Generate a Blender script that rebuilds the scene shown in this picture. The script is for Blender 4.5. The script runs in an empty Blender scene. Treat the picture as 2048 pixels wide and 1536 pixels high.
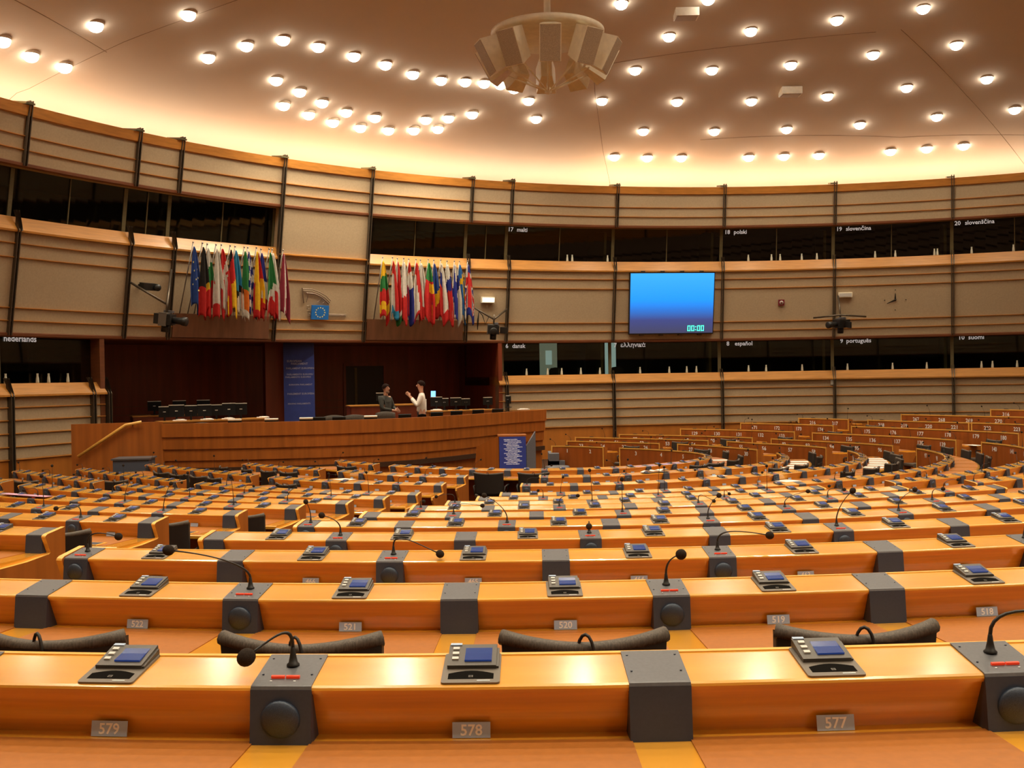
import bpy, math, random
from math import sin, cos, pi, radians, degrees, atan2, hypot, sqrt
from mathutils import Vector, Matrix
random.seed(7)
C = bpy.context.scene.collection
SC = bpy.context.scene
# ------------------------------------------------------------------ camera, world, exposure
cam_d = bpy.data.cameras.new('camera'); cam = bpy.data.objects.new('camera', cam_d); C.objects.link(cam)
cam_d.sensor_width = 36.0; cam_d.sensor_fit = 'HORIZONTAL'; cam_d.lens = 36.0*2120/2048
cam_d.clip_start = 0.05; cam_d.clip_end = 200
cam.matrix_world = Matrix.Rotation(pi/2-math.atan(14.7/2120), 4, 'X') @ Matrix.Rotation(-0.0165, 4, 'Z')
SC.camera = cam
w = bpy.data.worlds.new('world'); SC.world = w; w.use_nodes = True
w.node_tree.nodes['Background'].inputs[0].default_value = (0.9, 0.6, 0.35, 1)
w.node_tree.nodes['Background'].inputs[1].default_value = 0.02
SC.view_settings.view_transform = 'Standard'; SC.view_settings.look = 'None'
SC.view_settings.exposure = 0.42; SC.view_settings.gamma = 1.0; SC.view_settings.use_curve_mapping = False
SC.cycles.max_bounces = 6; SC.cycles.diffuse_bounces = 4; SC.cycles.glossy_bounces = 3; SC.cycles.transmission_bounces = 4
SC.cycles.transparent_max_bounces = 6; SC.cycles.caustics_reflective = False; SC.cycles.caustics_refractive = False
SC.cycles.use_denoising = True; SC.cycles.sample_clamp_indirect = 4.0
LAMP_W = 95.0               # each lamp of the dense groups over the far half
REAR_W = 300.0              # each unseen, widely spaced lamp added to light the rear desks
COVE_E = 5.6              # strip lamp in the trough behind the top rim of the wall
LIGHT_COL = (1.0, 0.87, 0.64)

# ------------------------------------------------------------------ materials
def mat(name, col, rough=.5, metal=0., coat=0., emit=None, es=0., spec=.5, noise=None, alpha=None):
    m = bpy.data.materials.new(name); m.use_nodes = True
    nt = m.node_tree; b = nt.nodes['Principled BSDF']
    b.inputs['Base Color'].default_value = (*col, 1); b.inputs['Roughness'].default_value = rough
    b.inputs['Metallic'].default_value = metal; b.inputs['Coat Weight'].default_value = coat
    b.inputs['Coat Roughness'].default_value = .16; b.inputs['Coat IOR'].default_value = 1.65 if coat > .9 else 1.5; b.inputs['Specular IOR Level'].default_value = spec
    if emit:
        b.inputs['Emission Color'].default_value = (*emit, 1); b.inputs['Emission Strength'].default_value = es
    if noise:   # (scale xyz, darker factor, detail)
        sc, dk, det = noise
        tc = nt.nodes.new('ShaderNodeTexCoord'); mp = nt.nodes.new('ShaderNodeMapping'); mp.inputs['Scale'].default_value = sc
        nz = nt.nodes.new('ShaderNodeTexNoise'); nz.inputs['Scale'].default_value = 1; nz.inputs['Detail'].default_value = det
        g = nt.nodes.new('ShaderNodeNewGeometry')
        nt.links.new(g.outputs['Position'], mp.inputs[0]); nt.links.new(mp.outputs[0], nz.inputs['Vector'])
        cr = nt.nodes.new('ShaderNodeValToRGB'); cr.color_ramp.elements[0].position = .3; cr.color_ramp.elements[1].position = .7
        cr.color_ramp.elements[0].color = (*[c*dk for c in col], 1); cr.color_ramp.elements[1].color = (*[min(1, c*(2-dk)*.98) for c in col], 1)
        nt.links.new(nz.outputs[0], cr.inputs[0]); nt.links.new(cr.outputs[0], b.inputs['Base Color'])
    return m
M = {}
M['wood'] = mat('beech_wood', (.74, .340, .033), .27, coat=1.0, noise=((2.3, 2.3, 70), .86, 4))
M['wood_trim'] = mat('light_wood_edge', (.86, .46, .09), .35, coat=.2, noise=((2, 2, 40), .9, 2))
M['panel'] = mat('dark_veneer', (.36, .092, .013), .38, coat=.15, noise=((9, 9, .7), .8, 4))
M['podium'] = mat('podium_veneer', (.40, .118, .017), .38, coat=.15, noise=((11, 11, .5), .82, 4))
M['basewood'] = mat('wall_base_veneer', (.46, .155, .022), .4, coat=.1, noise=((5, 5, .6), .85, 3))
M['sillwood'] = mat('sill_wood', (.50, .215, .038), .4, coat=.1, noise=((2, 2, 30), .85, 3))
M['redwood'] = mat('recess_veneer', (.21, .038, .012), .42, coat=.1, noise=((6, 6, .5), .8, 3))
M['leather'] = mat('desk_leather', (.38, .128, .018), .5, noise=((60, 60, 60), .93, 2))
M['fabric'] = mat('wall_fabric', (.42, .318, .20), .85, spec=.2, noise=((25, 25, 25), .93, 3))
M['railwood'] = mat('rail_wood', (.50, .205, .038), .4, noise=((3, 3, 20), .85, 2))
M['darkwood'] = mat('dark_trim_wood', (.16, .05, .015), .5, noise=((3, 3, 20), .85, 2))
M['slot'] = mat('card_slot_black', (.006, .005, .004), .95, spec=.05)  # plain matt black for the card slot
M['metal'] = mat('dark_bronze_metal', (.11, .085, .06), .4, metal=.6, noise=((20, 20, 20), .9, 2))
M['khaki'] = mat('olive_metal', (.13, .11, .05), .5, metal=.3, noise=((20, 20, 20), .9, 2))
M['unit'] = mat('grey_anodised_panel', (.115, .115, .125), .42, metal=.25, noise=((150, 150, 150), .92, 2))
M['unitdark'] = mat('shaded_speaker_front', (.038, .050, .082), .5, noise=((150, 150, 150), .92, 2))  # same anodised grey as the unit top, front shade put into the colour
M['dome'] = mat('speaker_mesh', (.036, .050, .078), .45, metal=.2, noise=((900, 900, 900), .6, 1))
M['red'] = mat('red_key', (.75, .05, .015), .35, emit=(1, .05, .01), es=.25)
M['black'] = mat('black_plastic', (.012, .011, .010), .45)
M['foam'] = mat('foam_windscreen', (.030, .022, .017), .95, spec=.1, noise=((500, 500, 500), .7, 2))
M['bronze'] = mat('bronze_plastic', (.165, .14, .115), .42, metal=.3)
M['bronzedark'] = mat('dark_bronze_plastic', (.085, .075, .065), .4, metal=.3)
M['screen'] = mat('blue_display', (.01, .03, .11), .2, emit=(.03, .09, .42), es=.20)
M['key'] = mat('white_key', (.60, .58, .54), .4)
M['plate'] = mat('grey_acrylic_plate', (.44, .56, .76), .35)
M['digit'] = mat('white_digit', (1, 1, 1), .5)
M['chair'] = mat('chair_leather', (.085, .065, .048), .6, noise=((260, 260, 40), .6, 2))
M['chairback'] = mat('chair_shell', (.018, .013, .010), .6)
M['steel'] = mat('brushed_steel', (.35, .33, .3), .35, metal=.9)
M['carpet'] = mat('brown_carpet', (.07, .035, .02), .95, spec=.1, noise=((80, 80, 80), .8, 2))
M['greycarpet'] = mat('grey_carpet', (.16, .16, .18), .95, spec=.1, noise=((80, 80, 80), .8, 2))
M['ceil'] = mat('ceiling_plaster', (.70, .575, .44), .9, spec=.2, noise=((.6, .6, .6), .96, 3))
M['seam'] = mat('ceiling_seam_brown', (.30, .20, .12), .9)  # brown of the thin lines along the ceiling panel joints
M['booth'] = mat('booth_dark', (.012, .009, .007), .8, noise=((2, 2, 2), .6, 2))
M['boothlit'] = mat('self_lit_pale_partition', (.32, .38, .33), .7, emit=(.40, .43, .34), es=.26)  # light falling on the panel is put in as its own glow
M['boothblue'] = mat('self_lit_blue_partition', (.30, .42, .45), .7, emit=(.42, .54, .54), es=.55)  # booth light put in as glow of the blue panels
M['cup'] = mat('pale_cup', (.62, .62, .50), .5)
M['lampglow'] = mat('lamp_glass', (1, .95, .85), .3, emit=(1, .93, .80), es=9)
M['lampring'] = mat('lamp_ring', (.55, .42, .28), .4)
M['cream'] = mat('cream_enamel', (.92, .84, .66), .45, noise=((8, 8, 8), .93, 2))
M['grille'] = mat('speaker_grille', (.46, .36, .25), .7, noise=((120, 120, 120), .7, 1))
M['blue'] = mat('banner_blue', (.018, .035, .20), .7, noise=((6, 6, 6), .9, 2))
M['lectblue'] = mat('lectern_blue', (.035, .06, .36), .5)
M['eublue'] = mat('emblem_blue', (.01, .16, .55), .4)
M['yellow'] = mat('star_yellow', (.9, .8, .25), .5)
M['lettergrey'] = mat('banner_letter', (.28, .27, .38), .7)
M['white'] = mat('glowing_white_lettering', (.85, .83, .80), .6, emit=(.85, .83, .8), es=.30)  # letters glow slightly so they read brighter, no lamp behind them
M['paper'] = mat('white_paper', (.88, .84, .78), .7)
M['pink'] = mat('lilac_reflection', (.55, .30, .42), .7)  # lilac reflection on the desk top, put in as thin coloured sheets
M['moncase'] = mat('monitor_case', (.010, .010, .011), .75, spec=.15)
M['flagboard'] = mat('flag_board_veneer', (.20, .085, .04), .5, noise=((7, 7, .6), .8, 3))
M['monedge'] = mat('pale_edge', (.6, .58, .52), .5)
M['glow'] = mat('lit_diffuser', (.9, .9, .8), .4, emit=(.95, .95, .75), es=1.4)
M['logo'] = mat('grey_metal_lines', (.22, .15, .10), .5, metal=.3)
M['bluegrey'] = mat('blue_grey_laminate', (.07, .085, .12), .5)
M['lapscreen'] = mat('lit_laptop_screen', (.1, .3, .8), .3, emit=(.15, .45, 1), es=1.5)
M['skin'] = mat('skin', (.68, .36, .24), .55)
M['hair'] = mat('dark_hair', (.02, .010, .008), .95, spec=.1)
M['beard'] = mat('grey_beard', (.30, .20, .14), .8)
M['jacket'] = mat('dark_grey_jacket', (.045, .045, .038), .85, noise=((40, 40, 40), .8, 2))
M['shirt'] = mat('white_shirt', (.92, .86, .78), .8)
M['trouser'] = mat('black_trousers', (.015, .012, .012), .85)
M['cyan'] = mat('clock_digit_green', (.1, .9, .6), .4, emit=(.05, 1.0, .55), es=1.6)
for n, c in dict(f_blue=(.02, .05, .20), f_black=(.015, .012, .010), f_red=(.40, .016, .014), f_white=(.50, .46, .40), f_green=(.02, .14, .035), f_gold=(.62, .36, .012),
                 f_sky=(.02, .17, .30), f_orange=(.52, .12, .012), f_navy=(.014, .02, .15), f_maroon=(.20, .02, .035), f_swede=(.02, .10, .28)).items():
    M[n] = mat('cloth_'+n[2:], c, .8, spec=.2, noise=((14, 14, 14), .9, 2))
for n in ('lampglow', 'screen', 'red', 'boothlit', 'boothblue', 'white', 'glow', 'lapscreen', 'cyan'):
    M[n].cycles.emission_sampling = 'NONE'
m = mat('wall_screen_gradient', (.01, .01, .02), .3); M['bigscreen'] = m     # the picture shown on the wall screen: blue fading to slate
nt = m.node_tree; b = nt.nodes['Principled BSDF']; tc = nt.nodes.new('ShaderNodeTexCoord'); sp = nt.nodes.new('ShaderNodeSeparateXYZ'); cr = nt.nodes.new('ShaderNodeValToRGB')
nt.links.new(tc.outputs['Generated'], sp.inputs[0]); nt.links.new(sp.outputs[2], cr.inputs[0]); nt.links.new(cr.outputs[0], b.inputs['Emission Color'])
b.inputs['Emission Strength'].default_value = 1.0
e = cr.color_ramp.elements; e[0].position = 0.02; e[0].color = (.045, .048, .10, 1); e[1].position = .98; e[1].color = (.035, .36, .95, 1)
for p, c in ((.22, (.04, .055, .19)), (.40, (.018, .16, .58)), (.55, (.010, .27, .90))):
    q = e.new(p); q.color = (*c, 1)
m = bpy.data.materials.new('window_glass'); m.use_nodes = True; M['glass'] = m
nt = m.node_tree; nt.nodes.remove(nt.nodes['Principled BSDF']); out = nt.nodes['Material Output']
tr = nt.nodes.new('ShaderNodeBsdfTransparent'); tr.inputs[0].default_value = (.75, .80, .74, 1); gl = nt.nodes.new('ShaderNodeBsdfGlossy'); gl.inputs['Roughness'].default_value = .02
gl.inputs[0].default_value = (.9, .9, .9, 1); fr = nt.nodes.new('ShaderNodeFresnel'); fr.inputs[0].default_value = 1.45; mx = nt.nodes.new('ShaderNodeMixShader')
nt.links.new(fr.outputs[0], mx.inputs[0]); nt.links.new(tr.outputs[0], mx.inputs[1]); nt.links.new(gl.outputs[0], mx.inputs[2]); nt.links.new(mx.outputs[0], out.inputs[0])
m = mat('cove_light', (1, .9, .7), .5, emit=(1.0, .86, .70), es=COVE_E); M['cove'] = m

# ------------------------------------------------------------------ mesh helpers
class MB:
    def __init__(s): s.v = []; s.f = []; s.mi = []; s.ms = []; s.sm = []
    def m(s, name):
        if name not in s.ms: s.ms.append(name)
        return s.ms.index(name)
    def add(s, vs, fs, mt, T=None, smooth=False):
        o = len(s.v); k = s.m(mt)
        s.v += [tuple(T @ Vector(v)) if T else tuple(v) for v in vs]
        s.f += [tuple(i+o for i in f) for f in fs]; s.mi += [k]*len(fs); s.sm += [smooth]*len(fs)
        return s
    def box(s, x0, x1, y0, y1, z0, z1, mt, T=None):
        vs = [(x, y, z) for z in (z0, z1) for y in (y0, y1) for x in (x0, x1)]
        return s.add(vs, [(0, 2, 3, 1), (4, 5, 7, 6), (0, 1, 5, 4), (2, 6, 7, 3), (0, 4, 6, 2), (1, 3, 7, 5)], mt, T)
    def prism(s, poly, x0, x1, mt, T=None, caps=None):   # poly of (y,z) extruded along x
        n = len(poly); vs = [(x0, y, z) for y, z in poly]+[(x1, y, z) for y, z in poly]
        s.add(vs, [(i, (i+1) % n, n+(i+1) % n, n+i) for i in range(n)], mt, T)
        return s.add(vs, [tuple(range(n-1, -1, -1)), tuple(range(n, 2*n))], caps or mt, T)
    def tube(s, pts, r, mt, seg=8, T=None, smooth=True):
        pts = [Vector(p) for p in pts]; n = len(pts); rs = r if isinstance(r, (list, tuple)) else [r]*n
        vs = []; up = None
        for i, p in enumerate(pts):
            d = (pts[min(i+1, n-1)]-pts[max(i-1, 0)]).normalized()
            if up is None: up = Vector((0, 0, 1)) if abs(d.z) < .9 else Vector((1, 0, 0))
            a = d.cross(up).normalized(); bb = a.cross(d).normalized(); up = bb
            vs += [p+(a*cos(2*pi*k/seg)+bb*sin(2*pi*k/seg))*rs[i] for k in range(seg)]
        fs = [(i*seg+k, i*seg+(k+1) % seg, (i+1)*seg+(k+1) % seg, (i+1)*seg+k) for i in range(n-1) for k in range(seg)]
        fs += [tuple(range(seg-1, -1, -1)), tuple(range((n-1)*seg, n*seg))]
        return s.add(vs, fs, mt, T, smooth)
    def lathe(s, prof, mt, seg=16, T=None, smooth=True):   # prof of (r,z)
        n = len(prof); vs = [(r*cos(2*pi*k/seg), r*sin(2*pi*k/seg), z) for r, z in prof for k in range(seg)]
        fs = [(i*seg+k, i*seg+(k+1) % seg, (i+1)*seg+(k+1) % seg, (i+1)*seg+k) for i in range(n-1) for k in range(seg)]
        fs += [tuple(range(seg-1, -1, -1)), tuple(range((n-1)*seg, n*seg))]
        return s.add(vs, fs, mt, T, smooth)
    def ball(s, c, r, mt, seg=12, T=None, sc=(1, 1, 1)):
        prof = [(max(1e-4, r*sin(pi*i/8)), -r*cos(pi*i/8)) for i in range(9)]
        S = Matrix.Translation(c) @ Matrix.Diagonal((*sc, 1)); return s.lathe(prof, mt, seg, (T @ S) if T else S)
    def mesh(s, name):
        me = bpy.data.meshes.new(name); me.from_pydata(s.v, [], s.f)
        for n in s.ms: me.materials.append(M[n])
        me.polygons.foreach_set('material_index', s.mi); me.polygons.foreach_set('use_smooth', s.sm); me.update(); return me
    def obj(s, name, parent=None, loc=None, rz=0.):
        return link(s.mesh(name), name, parent, loc, rz)
def link(me, name, parent=None, loc=None, rz=0.):
    o = bpy.data.objects.new(name, me); C.objects.link(o)
    if loc is not None: o.location = loc
    if rz: o.rotation_euler = (0, 0, rz)
    if parent: o.parent = parent
    return o
def thing(name, label, cat, loc=(0, 0, 0), rz=0., group=None):
    o = bpy.data.objects.new(name, None); C.objects.link(o); o.location = loc; o.rotation_euler = (0, 0, rz); o.empty_display_size = .1
    return tag(o, label, cat, group)
def tag(o, label, cat, group=None):
    o['label'] = label; o['category'] = cat
    if group: o['group'] = group
    return o
def struct(o): o['kind'] = 'structure'; return o
def copy_tree(o, parent=None):
    c = o.copy(); C.objects.link(c)
    if parent: c.parent = parent
    for ch in list(o.children): copy_tree(ch, c)
    return c
_tc = {}
def text_geo(txt, size, bold=0.):
    key = (txt, size, bold)
    if key not in _tc:
        cu = bpy.data.curves.new('t', 'FONT'); cu.body = txt; cu.size = size; cu.align_x = 'CENTER'; cu.align_y = 'CENTER'; cu.offset = bold*size; cu.resolution_u = 2
        ob = bpy.data.objects.new('t', cu); me = bpy.data.meshes.new_from_object(ob)
        _tc[key] = ([tuple(v.co) for v in me.vertices], [tuple(p.vertices) for p in me.polygons])
        bpy.data.objects.remove(ob); bpy.data.curves.remove(cu); bpy.data.meshes.remove(me)
    return _tc[key]
def add_text(mb, txt, size, mt, T, bold=0.):
    v, f = text_geo(txt, size, bold); mb.add(v, f, mt, T)
def frame(o, xa, ya, za=None):      # 4x4 from origin and axes
    xa = Vector(xa).normalized(); ya = Vector(ya).normalized(); za = Vector(za).normalized() if za else xa.cross(ya)
    return Matrix(((xa.x, ya.x, za.x, o[0]), (xa.y, ya.y, za.y, o[1]), (xa.z, ya.z, za.z, o[2]), (0, 0, 0, 1)))
def bez(p0, p1, p2, p3, n=10):
    P = [Vector(p) for p in (p0, p1, p2, p3)]
    return [P[0]*(1-t)**3+P[1]*3*t*(1-t)**2+P[2]*3*t*t*(1-t)+P[3]*t**3 for t in [i/n for i in range(n+1)]]

# ------------------------------------------------------------------ the room: round wall, stepped floor, domed ceiling
WC = (7.15, 13.2); R0 = 19.15
def Rz(z): return R0-.72*max(0., z-1)/4.5
def wp(phi, z, off=0.):           # a point on the round wall; off = metres into the room
    r = Rz(z)-off; a = radians(phi); return Vector((WC[0]+r*sin(a), WC[1]+r*cos(a), z))
def wframe(phi, z, off=0.):       # x along the wall to the right, y up the leaning wall, z into the room
    p = wp(phi, z, off); a = radians(phi); t = Vector((cos(a), -sin(a), 0)); up = (wp(phi, max(1.01, z)+.1)-wp(phi, max(1.01, z))).normalized() if z > 1 else Vector((0, 0, 1))
    return frame(p, t, up)
def ring(prof, p0, p1, mt, mb=None, step=1.0, caps=True):      # prof of (off, z) closed, swept round the wall
    mb = mb or MB(); n = max(1, int(math.ceil((p1-p0)/step))); k = len(prof); vs = []
    full = abs(p1-p0-360) < 1e-6
    for i in range(n+1):
        ph = p0+(p1-p0)*i/n
        vs += [tuple(wp(ph, z, off)) for off, z in prof]
    fs = [(i*k+j, (i+1)*k+j, (i+1)*k+(j+1) % k, i*k+(j+1) % k) for i in range(n) for j in range(k)]
    if caps and not full: fs += [tuple(range(k)), tuple(range(n*k+k-1, n*k-1, -1))]
    mb.add(vs, fs, mt); return mb
FL = -2.455                       # pit floor, below the camera
RA, RB = -23.2, -57.6             # the recess behind the podium lies between these bearings
LOW = [(RA, 302.4)]               # lower wall runs right round from the recess
lo0, lo1 = RA, 360+RB
struct(ring([(0, FL-.6), (0, -1.50), (-.25, -1.50), (-.25, FL-.6)], lo0, lo1, 'basewood').obj('wall_base'))
struct(ring([(0, -1.52), (0, -.20), (-.25, -.20), (-.25, -1.52)], lo0, lo1, 'fabric').obj('wall_lower'))
struct(ring([(.10, -.20), (-.12, .03), (-.7, .03), (-.7, -.22), (.10, -.24)], lo0, lo1, 'sillwood').obj('trim_1'))
n_tr = 2
for z in (-.46, -.72, -.99, -1.26, -1.52):
    struct(ring([(-.01, z-.016), (.035, z-.008), (.035, z+.008), (-.01, z+.014)], lo0, lo1, 'railwood').obj('trim_%d' % n_tr)); n_tr += 1
# middle band, with dark timber lying over the recess
struct(ring([(0, 1.0), (0, 3.12), (-.25, 3.12), (-.25, 1.0)], -180, 180, 'fabric').obj('wall_middle'))
for z, h in ((1.02, .05), (1.30, .015), (1.56, .015), (2.56, .015), (2.84, .015)):
    struct(ring([(-.01, z-h), (.035, z-h*.5), (.035, z+h*.5), (-.01, z+h)], -180, 180, 'railwood' if h < .03 else 'darkwood').obj('trim_%d' % n_tr)); n_tr += 1
BAY = (-43.74, -35.74)            # this bay has no upper window
struct(ring([(.06, 3.10), (-.16, 3.38), (-.7, 3.38), (-.7, 3.06), (.06, 3.06)], BAY[1], 360+BAY[0], 'sillwood').obj('trim_%d' % n_tr)); n_tr += 1
struct(ring([(0, 3.12), (0, 4.36), (-.25, 4.36), (-.25, 3.12)], BAY[0], BAY[1], 'fabric').obj('wall_centre_bay'))
struct(ring([(-.01, 3.16), (.075, 3.17), (.075, 3.20), (-.01, 3.22)], BAY[0], BAY[1], 'railwood').obj('trim_%d' % n_tr)); n_tr += 1
struct(ring([(0, 4.36), (0, 5.5), (-.30, 5.5), (-.30, 4.36)], -180, 180, 'fabric').obj('wall_upper'))
for z, h in ((4.38, .05), (4.67, .015), (4.94, .015)):
    struct(ring([(-.01, z-h), (.035, z-h*.5), (.035, z+h*.5), (-.01, z+h)], -180, 180, 'railwood' if h < .03 else 'darkwood').obj('trim_%d' % n_tr)); n_tr += 1
struct(ring([(-.02, 5.31), (.05, 5.33), (.07, 5.53), (-.32, 5.53), (-.32, 5.31)], -180, 180, 'railwood').obj('trim_%d' % n_tr)); n_tr += 1
# posts on the bay lines
PH = [-64.66, -56.13, -52.62, -43.74, -35.74, -26.3, -22.47]+[-12.37+10.13*i for i in range(12)]+[-73.2, -81.7, -92, -102]+[-112-10*i for i in range(12)]
def post(ph, segs, name):
    mb = MB()
    for (za, zb, oa, ob) in segs:
        for dx in (-.042, .022):
            a = radians(ph); t = Vector((cos(a), -sin(a), 0))*.5
            q = []
            for z, o in ((za, oa), (zb, ob)):
                for x in (dx, dx+.020):
                    for oo in (-.03, o):
                        p = wp(ph, z, oo); p = p+Vector((cos(a), -sin(a), 0))*x; q.append(tuple(p))
            mb.add(q, [(0, 1, 3, 2), (4, 6, 7, 5), (0, 4, 5, 1), (2, 3, 7, 6), (1, 5, 7, 3), (0, 2, 6, 4)], 'metal')
    o = mb.obj(name); return struct(o)
for ph in PH:
    low = not (RB < ph < RA)
    segs = [(1.0, 3.08, .08, .08), (4.36, 5.62, .08, .09)]
    if BAY[0]-.1 <= ph <= BAY[1]+.1: segs = [(1.0, 5.62, .08, .09)]
    else: segs += [(3.08, 3.50, .12, -.12)]
    if low: segs += [(FL, -.22, .12, .12), (-.22, .14, .12, -.12)]
    post(ph, segs, 'trim_%d' % n_tr); n_tr += 1
    mb = MB(); T = wframe(ph, 5.58, -.05); mb.box(-.16, .05, -.02, .02, -.30, .17, 'khaki', T); struct(mb.obj('trim_%d' % n_tr)); n_tr += 1
for ph in (-57.4, -58.6):
    post(ph, [(FL, -.22, .12, .12), (-.22, .14, .12, -.12)], 'trim_%d' % n_tr); n_tr += 1
# window bays: panes, mullions, booths behind them
edges = sorted([p for p in PH if p < 180])
edges = [p if p > -180 else p+360 for p in edges]; edges = sorted(edges); edges.append(edges[0]+360)
wn = 1
for a, b in zip(edges[:-1], edges[1:]):
    for z0, z1, lower in ((.03, 1.0, True), (3.38, 4.36, False)):
        if lower and (RB-.5 < (a+b)/2 < RA): continue
        if not lower and abs(a-BAY[0]) < .1: continue
        a2, b2 = (max(a, RA) if lower and a < RA < b else a), (min(b, RB) if lower and a < RB < b else b)
        mb = ring([(-.30, z0), (-.30, z1), (-.31, z1), (-.31, z0)], a2, b2, 'glass')
        o = mb.obj('window_%d' % wn); struct(o)
        mf = MB()
        for q in ([a2+.05, b2-.05] + ([(a2+b2)/2] if not lower or b2-a2 > 12 else [])):
            T = wframe(q, z0, -.305); wd = .012 if abs(q-(a2+b2)/2) < .1 else .03
            mf.box(-wd, wd, 0, z1-z0, -.02, .02, 'khaki', T)
        mf.obj('window_frame', o)
        wn += 1
struct(ring([(-.7, -.25), (-.7, .0), (-2.6, .0), (-2.6, 1.05), (-.25, 1.05), (-.25, 1.12), (-2.75, 1.12), (-2.75, -.25)], lo0, lo1, 'booth').obj('wall_booth_lower'))
struct(ring([(-.7, 3.06), (-.7, 3.34), (-2.4, 3.34), (-2.4, 4.40), (-.30, 4.40), (-.30, 4.5), (-2.6, 4.5), (-2.6, 3.06)], -180, 180, 'booth').obj('wall_booth_upper'))
# partitions between booths, the pale ones glowing in place of booth light
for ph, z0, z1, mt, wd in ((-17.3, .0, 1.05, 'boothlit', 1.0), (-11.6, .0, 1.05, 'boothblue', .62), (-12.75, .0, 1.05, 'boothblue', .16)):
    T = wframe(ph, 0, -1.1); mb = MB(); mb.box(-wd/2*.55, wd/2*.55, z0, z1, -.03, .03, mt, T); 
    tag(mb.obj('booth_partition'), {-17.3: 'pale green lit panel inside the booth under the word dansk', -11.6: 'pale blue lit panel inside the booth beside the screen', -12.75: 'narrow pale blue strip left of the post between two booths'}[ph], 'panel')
    if ph == -17.3:
        mb = MB(); mb.box(-.10, .10, .35, .78, .035, .04, 'boothblue', T); tag(mb.obj('notice_sheet'), 'small notice sheet on the pale green booth panel', 'notice')  # sheet borrows the glowing panel material to stay bright
for ph in (-14.0, -4.0, 6.2, 16.5, 26.6, 36.7):
    for z0, z1 in ((.0, 1.05), (3.34, 4.4)):
        mb = MB(); mb.box(-.04, .04, 0, z1-z0, -.8, .8, 'khaki', wframe(ph+1.0, z0, -1.2)); struct(mb.obj('wall_booth_divider'))
for ph, lb in ((-17.0, 'dark chair back inside the booth before the pale green panel'), (-11.3, 'dark chair back inside the booth before the pale blue panel')):
    T = wframe(ph, 0, -.75); mb = MB(); pts = [(-.2, 0), (.2, 0), (.21, .16), (.15, .24), (0, .26), (-.15, .24), (-.21, .16)]; n_ = len(pts)
    mb.add([(x, y, 0) for x, y in pts]+[(x*.95, y, -.06) for x, y in pts], [tuple(range(n_)), tuple(range(2*n_-1, n_-1, -1))]+[(i, n_+i, n_+(i+1) % n_, (i+1) % n_) for i in range(n_)], 'black', T); tag(mb.obj('booth_chair'), lb, 'chair')
# booth signs
def sign(phn, pht, z, num, word, size):
    where = {'20': 'the upper window furthest right', '19': 'an upper window above the clock', '7': 'the window under the blue screen'}.get(num, 'a booth window')
    mb = MB(); add_text(mb, num, size, 'white', wframe(phn, z, -.285), .014); mw = MB(); add_text(mw, word, size, 'white', wframe(pht, z, -.285), .014)
    sg = bpy.data.objects.new('booth_sign', None); C.objects.link(sg); mb.obj('number', sg); mw.obj('word', sg)
    tag(sg, 'white sign "%s %s" at the top of %s' % (num, word, where), 'sign')
for phn, pht, z, num, word in ((-64.8, -63.1, .95, '5', 'nederlands'), (-22.0, -20.9, .90, '6', 'dansk'), (-11.85, -10.2, .90, '7', '\u03b5\u03bb\u03bb\u03b7\u03bd\u03b9\u03ba\u03ac'),
        (-1.43, .0, .90, '8', 'espa\u00f1ol'), (8.72, 10.2, .92, '9', 'portugu\u00eas'), (18.8, 20.0, .94, '10', 'suomi')):
    sign(phn, pht, z, num, word, .18)
for phn, pht, z, num, word in ((-22.1, -21.0, 4.26, '17', 'malti'), (-1.7, -.5, 4.26, '18', 'polski'), (8.4, 10.1, 4.27, '19', 'sloven\u010dina'), (18.5, 20.3, 4.28, '20', 'sloven\u0161\u010dina')):
    sign(phn, pht, z, num, word, .17)
# cups standing on the window ledges
cupm = MB().lathe([(.033, 0), (.036, .02), (.030, .10), (.021, .15), (.021, .19), (.024, .20)], 'cup', 10).mesh('cup')
for lst, z, g, off in (((-64.39, -62.13, -61.32, -59.91), .03, 'pale cups on the ledge of booth 5', -.20), ((-20.3, -18.32, -17.0, -15.2, -13.41, -9.65, -6.93, -5.31, -4.42, .36, 1.95, 5.18, 9.16, 13.04, 15.91, 20.38, 21.26, 23.2), .03, 'pale cups on the lower window ledge', -.20),
        ((-16.21, -16.68, -12.87, .26, 2.37, 3.15, 5.09, 6.44, 11.55, 13.28, 16.58, 16.83, 19.64, 22.99), 3.38, 'pale cups on the upper window ledge', -.23)):
    for i, ph in enumerate(sorted(lst)):
        o = link(cupm, 'cup', None, wp(ph, z, off)); tag(o, '%s pale cup from the left ' % ('first second third fourth fifth sixth seventh eighth ninth tenth eleventh twelfth thirteenth fourteenth fifteenth sixteenth seventeenth eighteenth'.split()[i])+g.replace('pale cups ', ''), 'cup', g)
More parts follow.
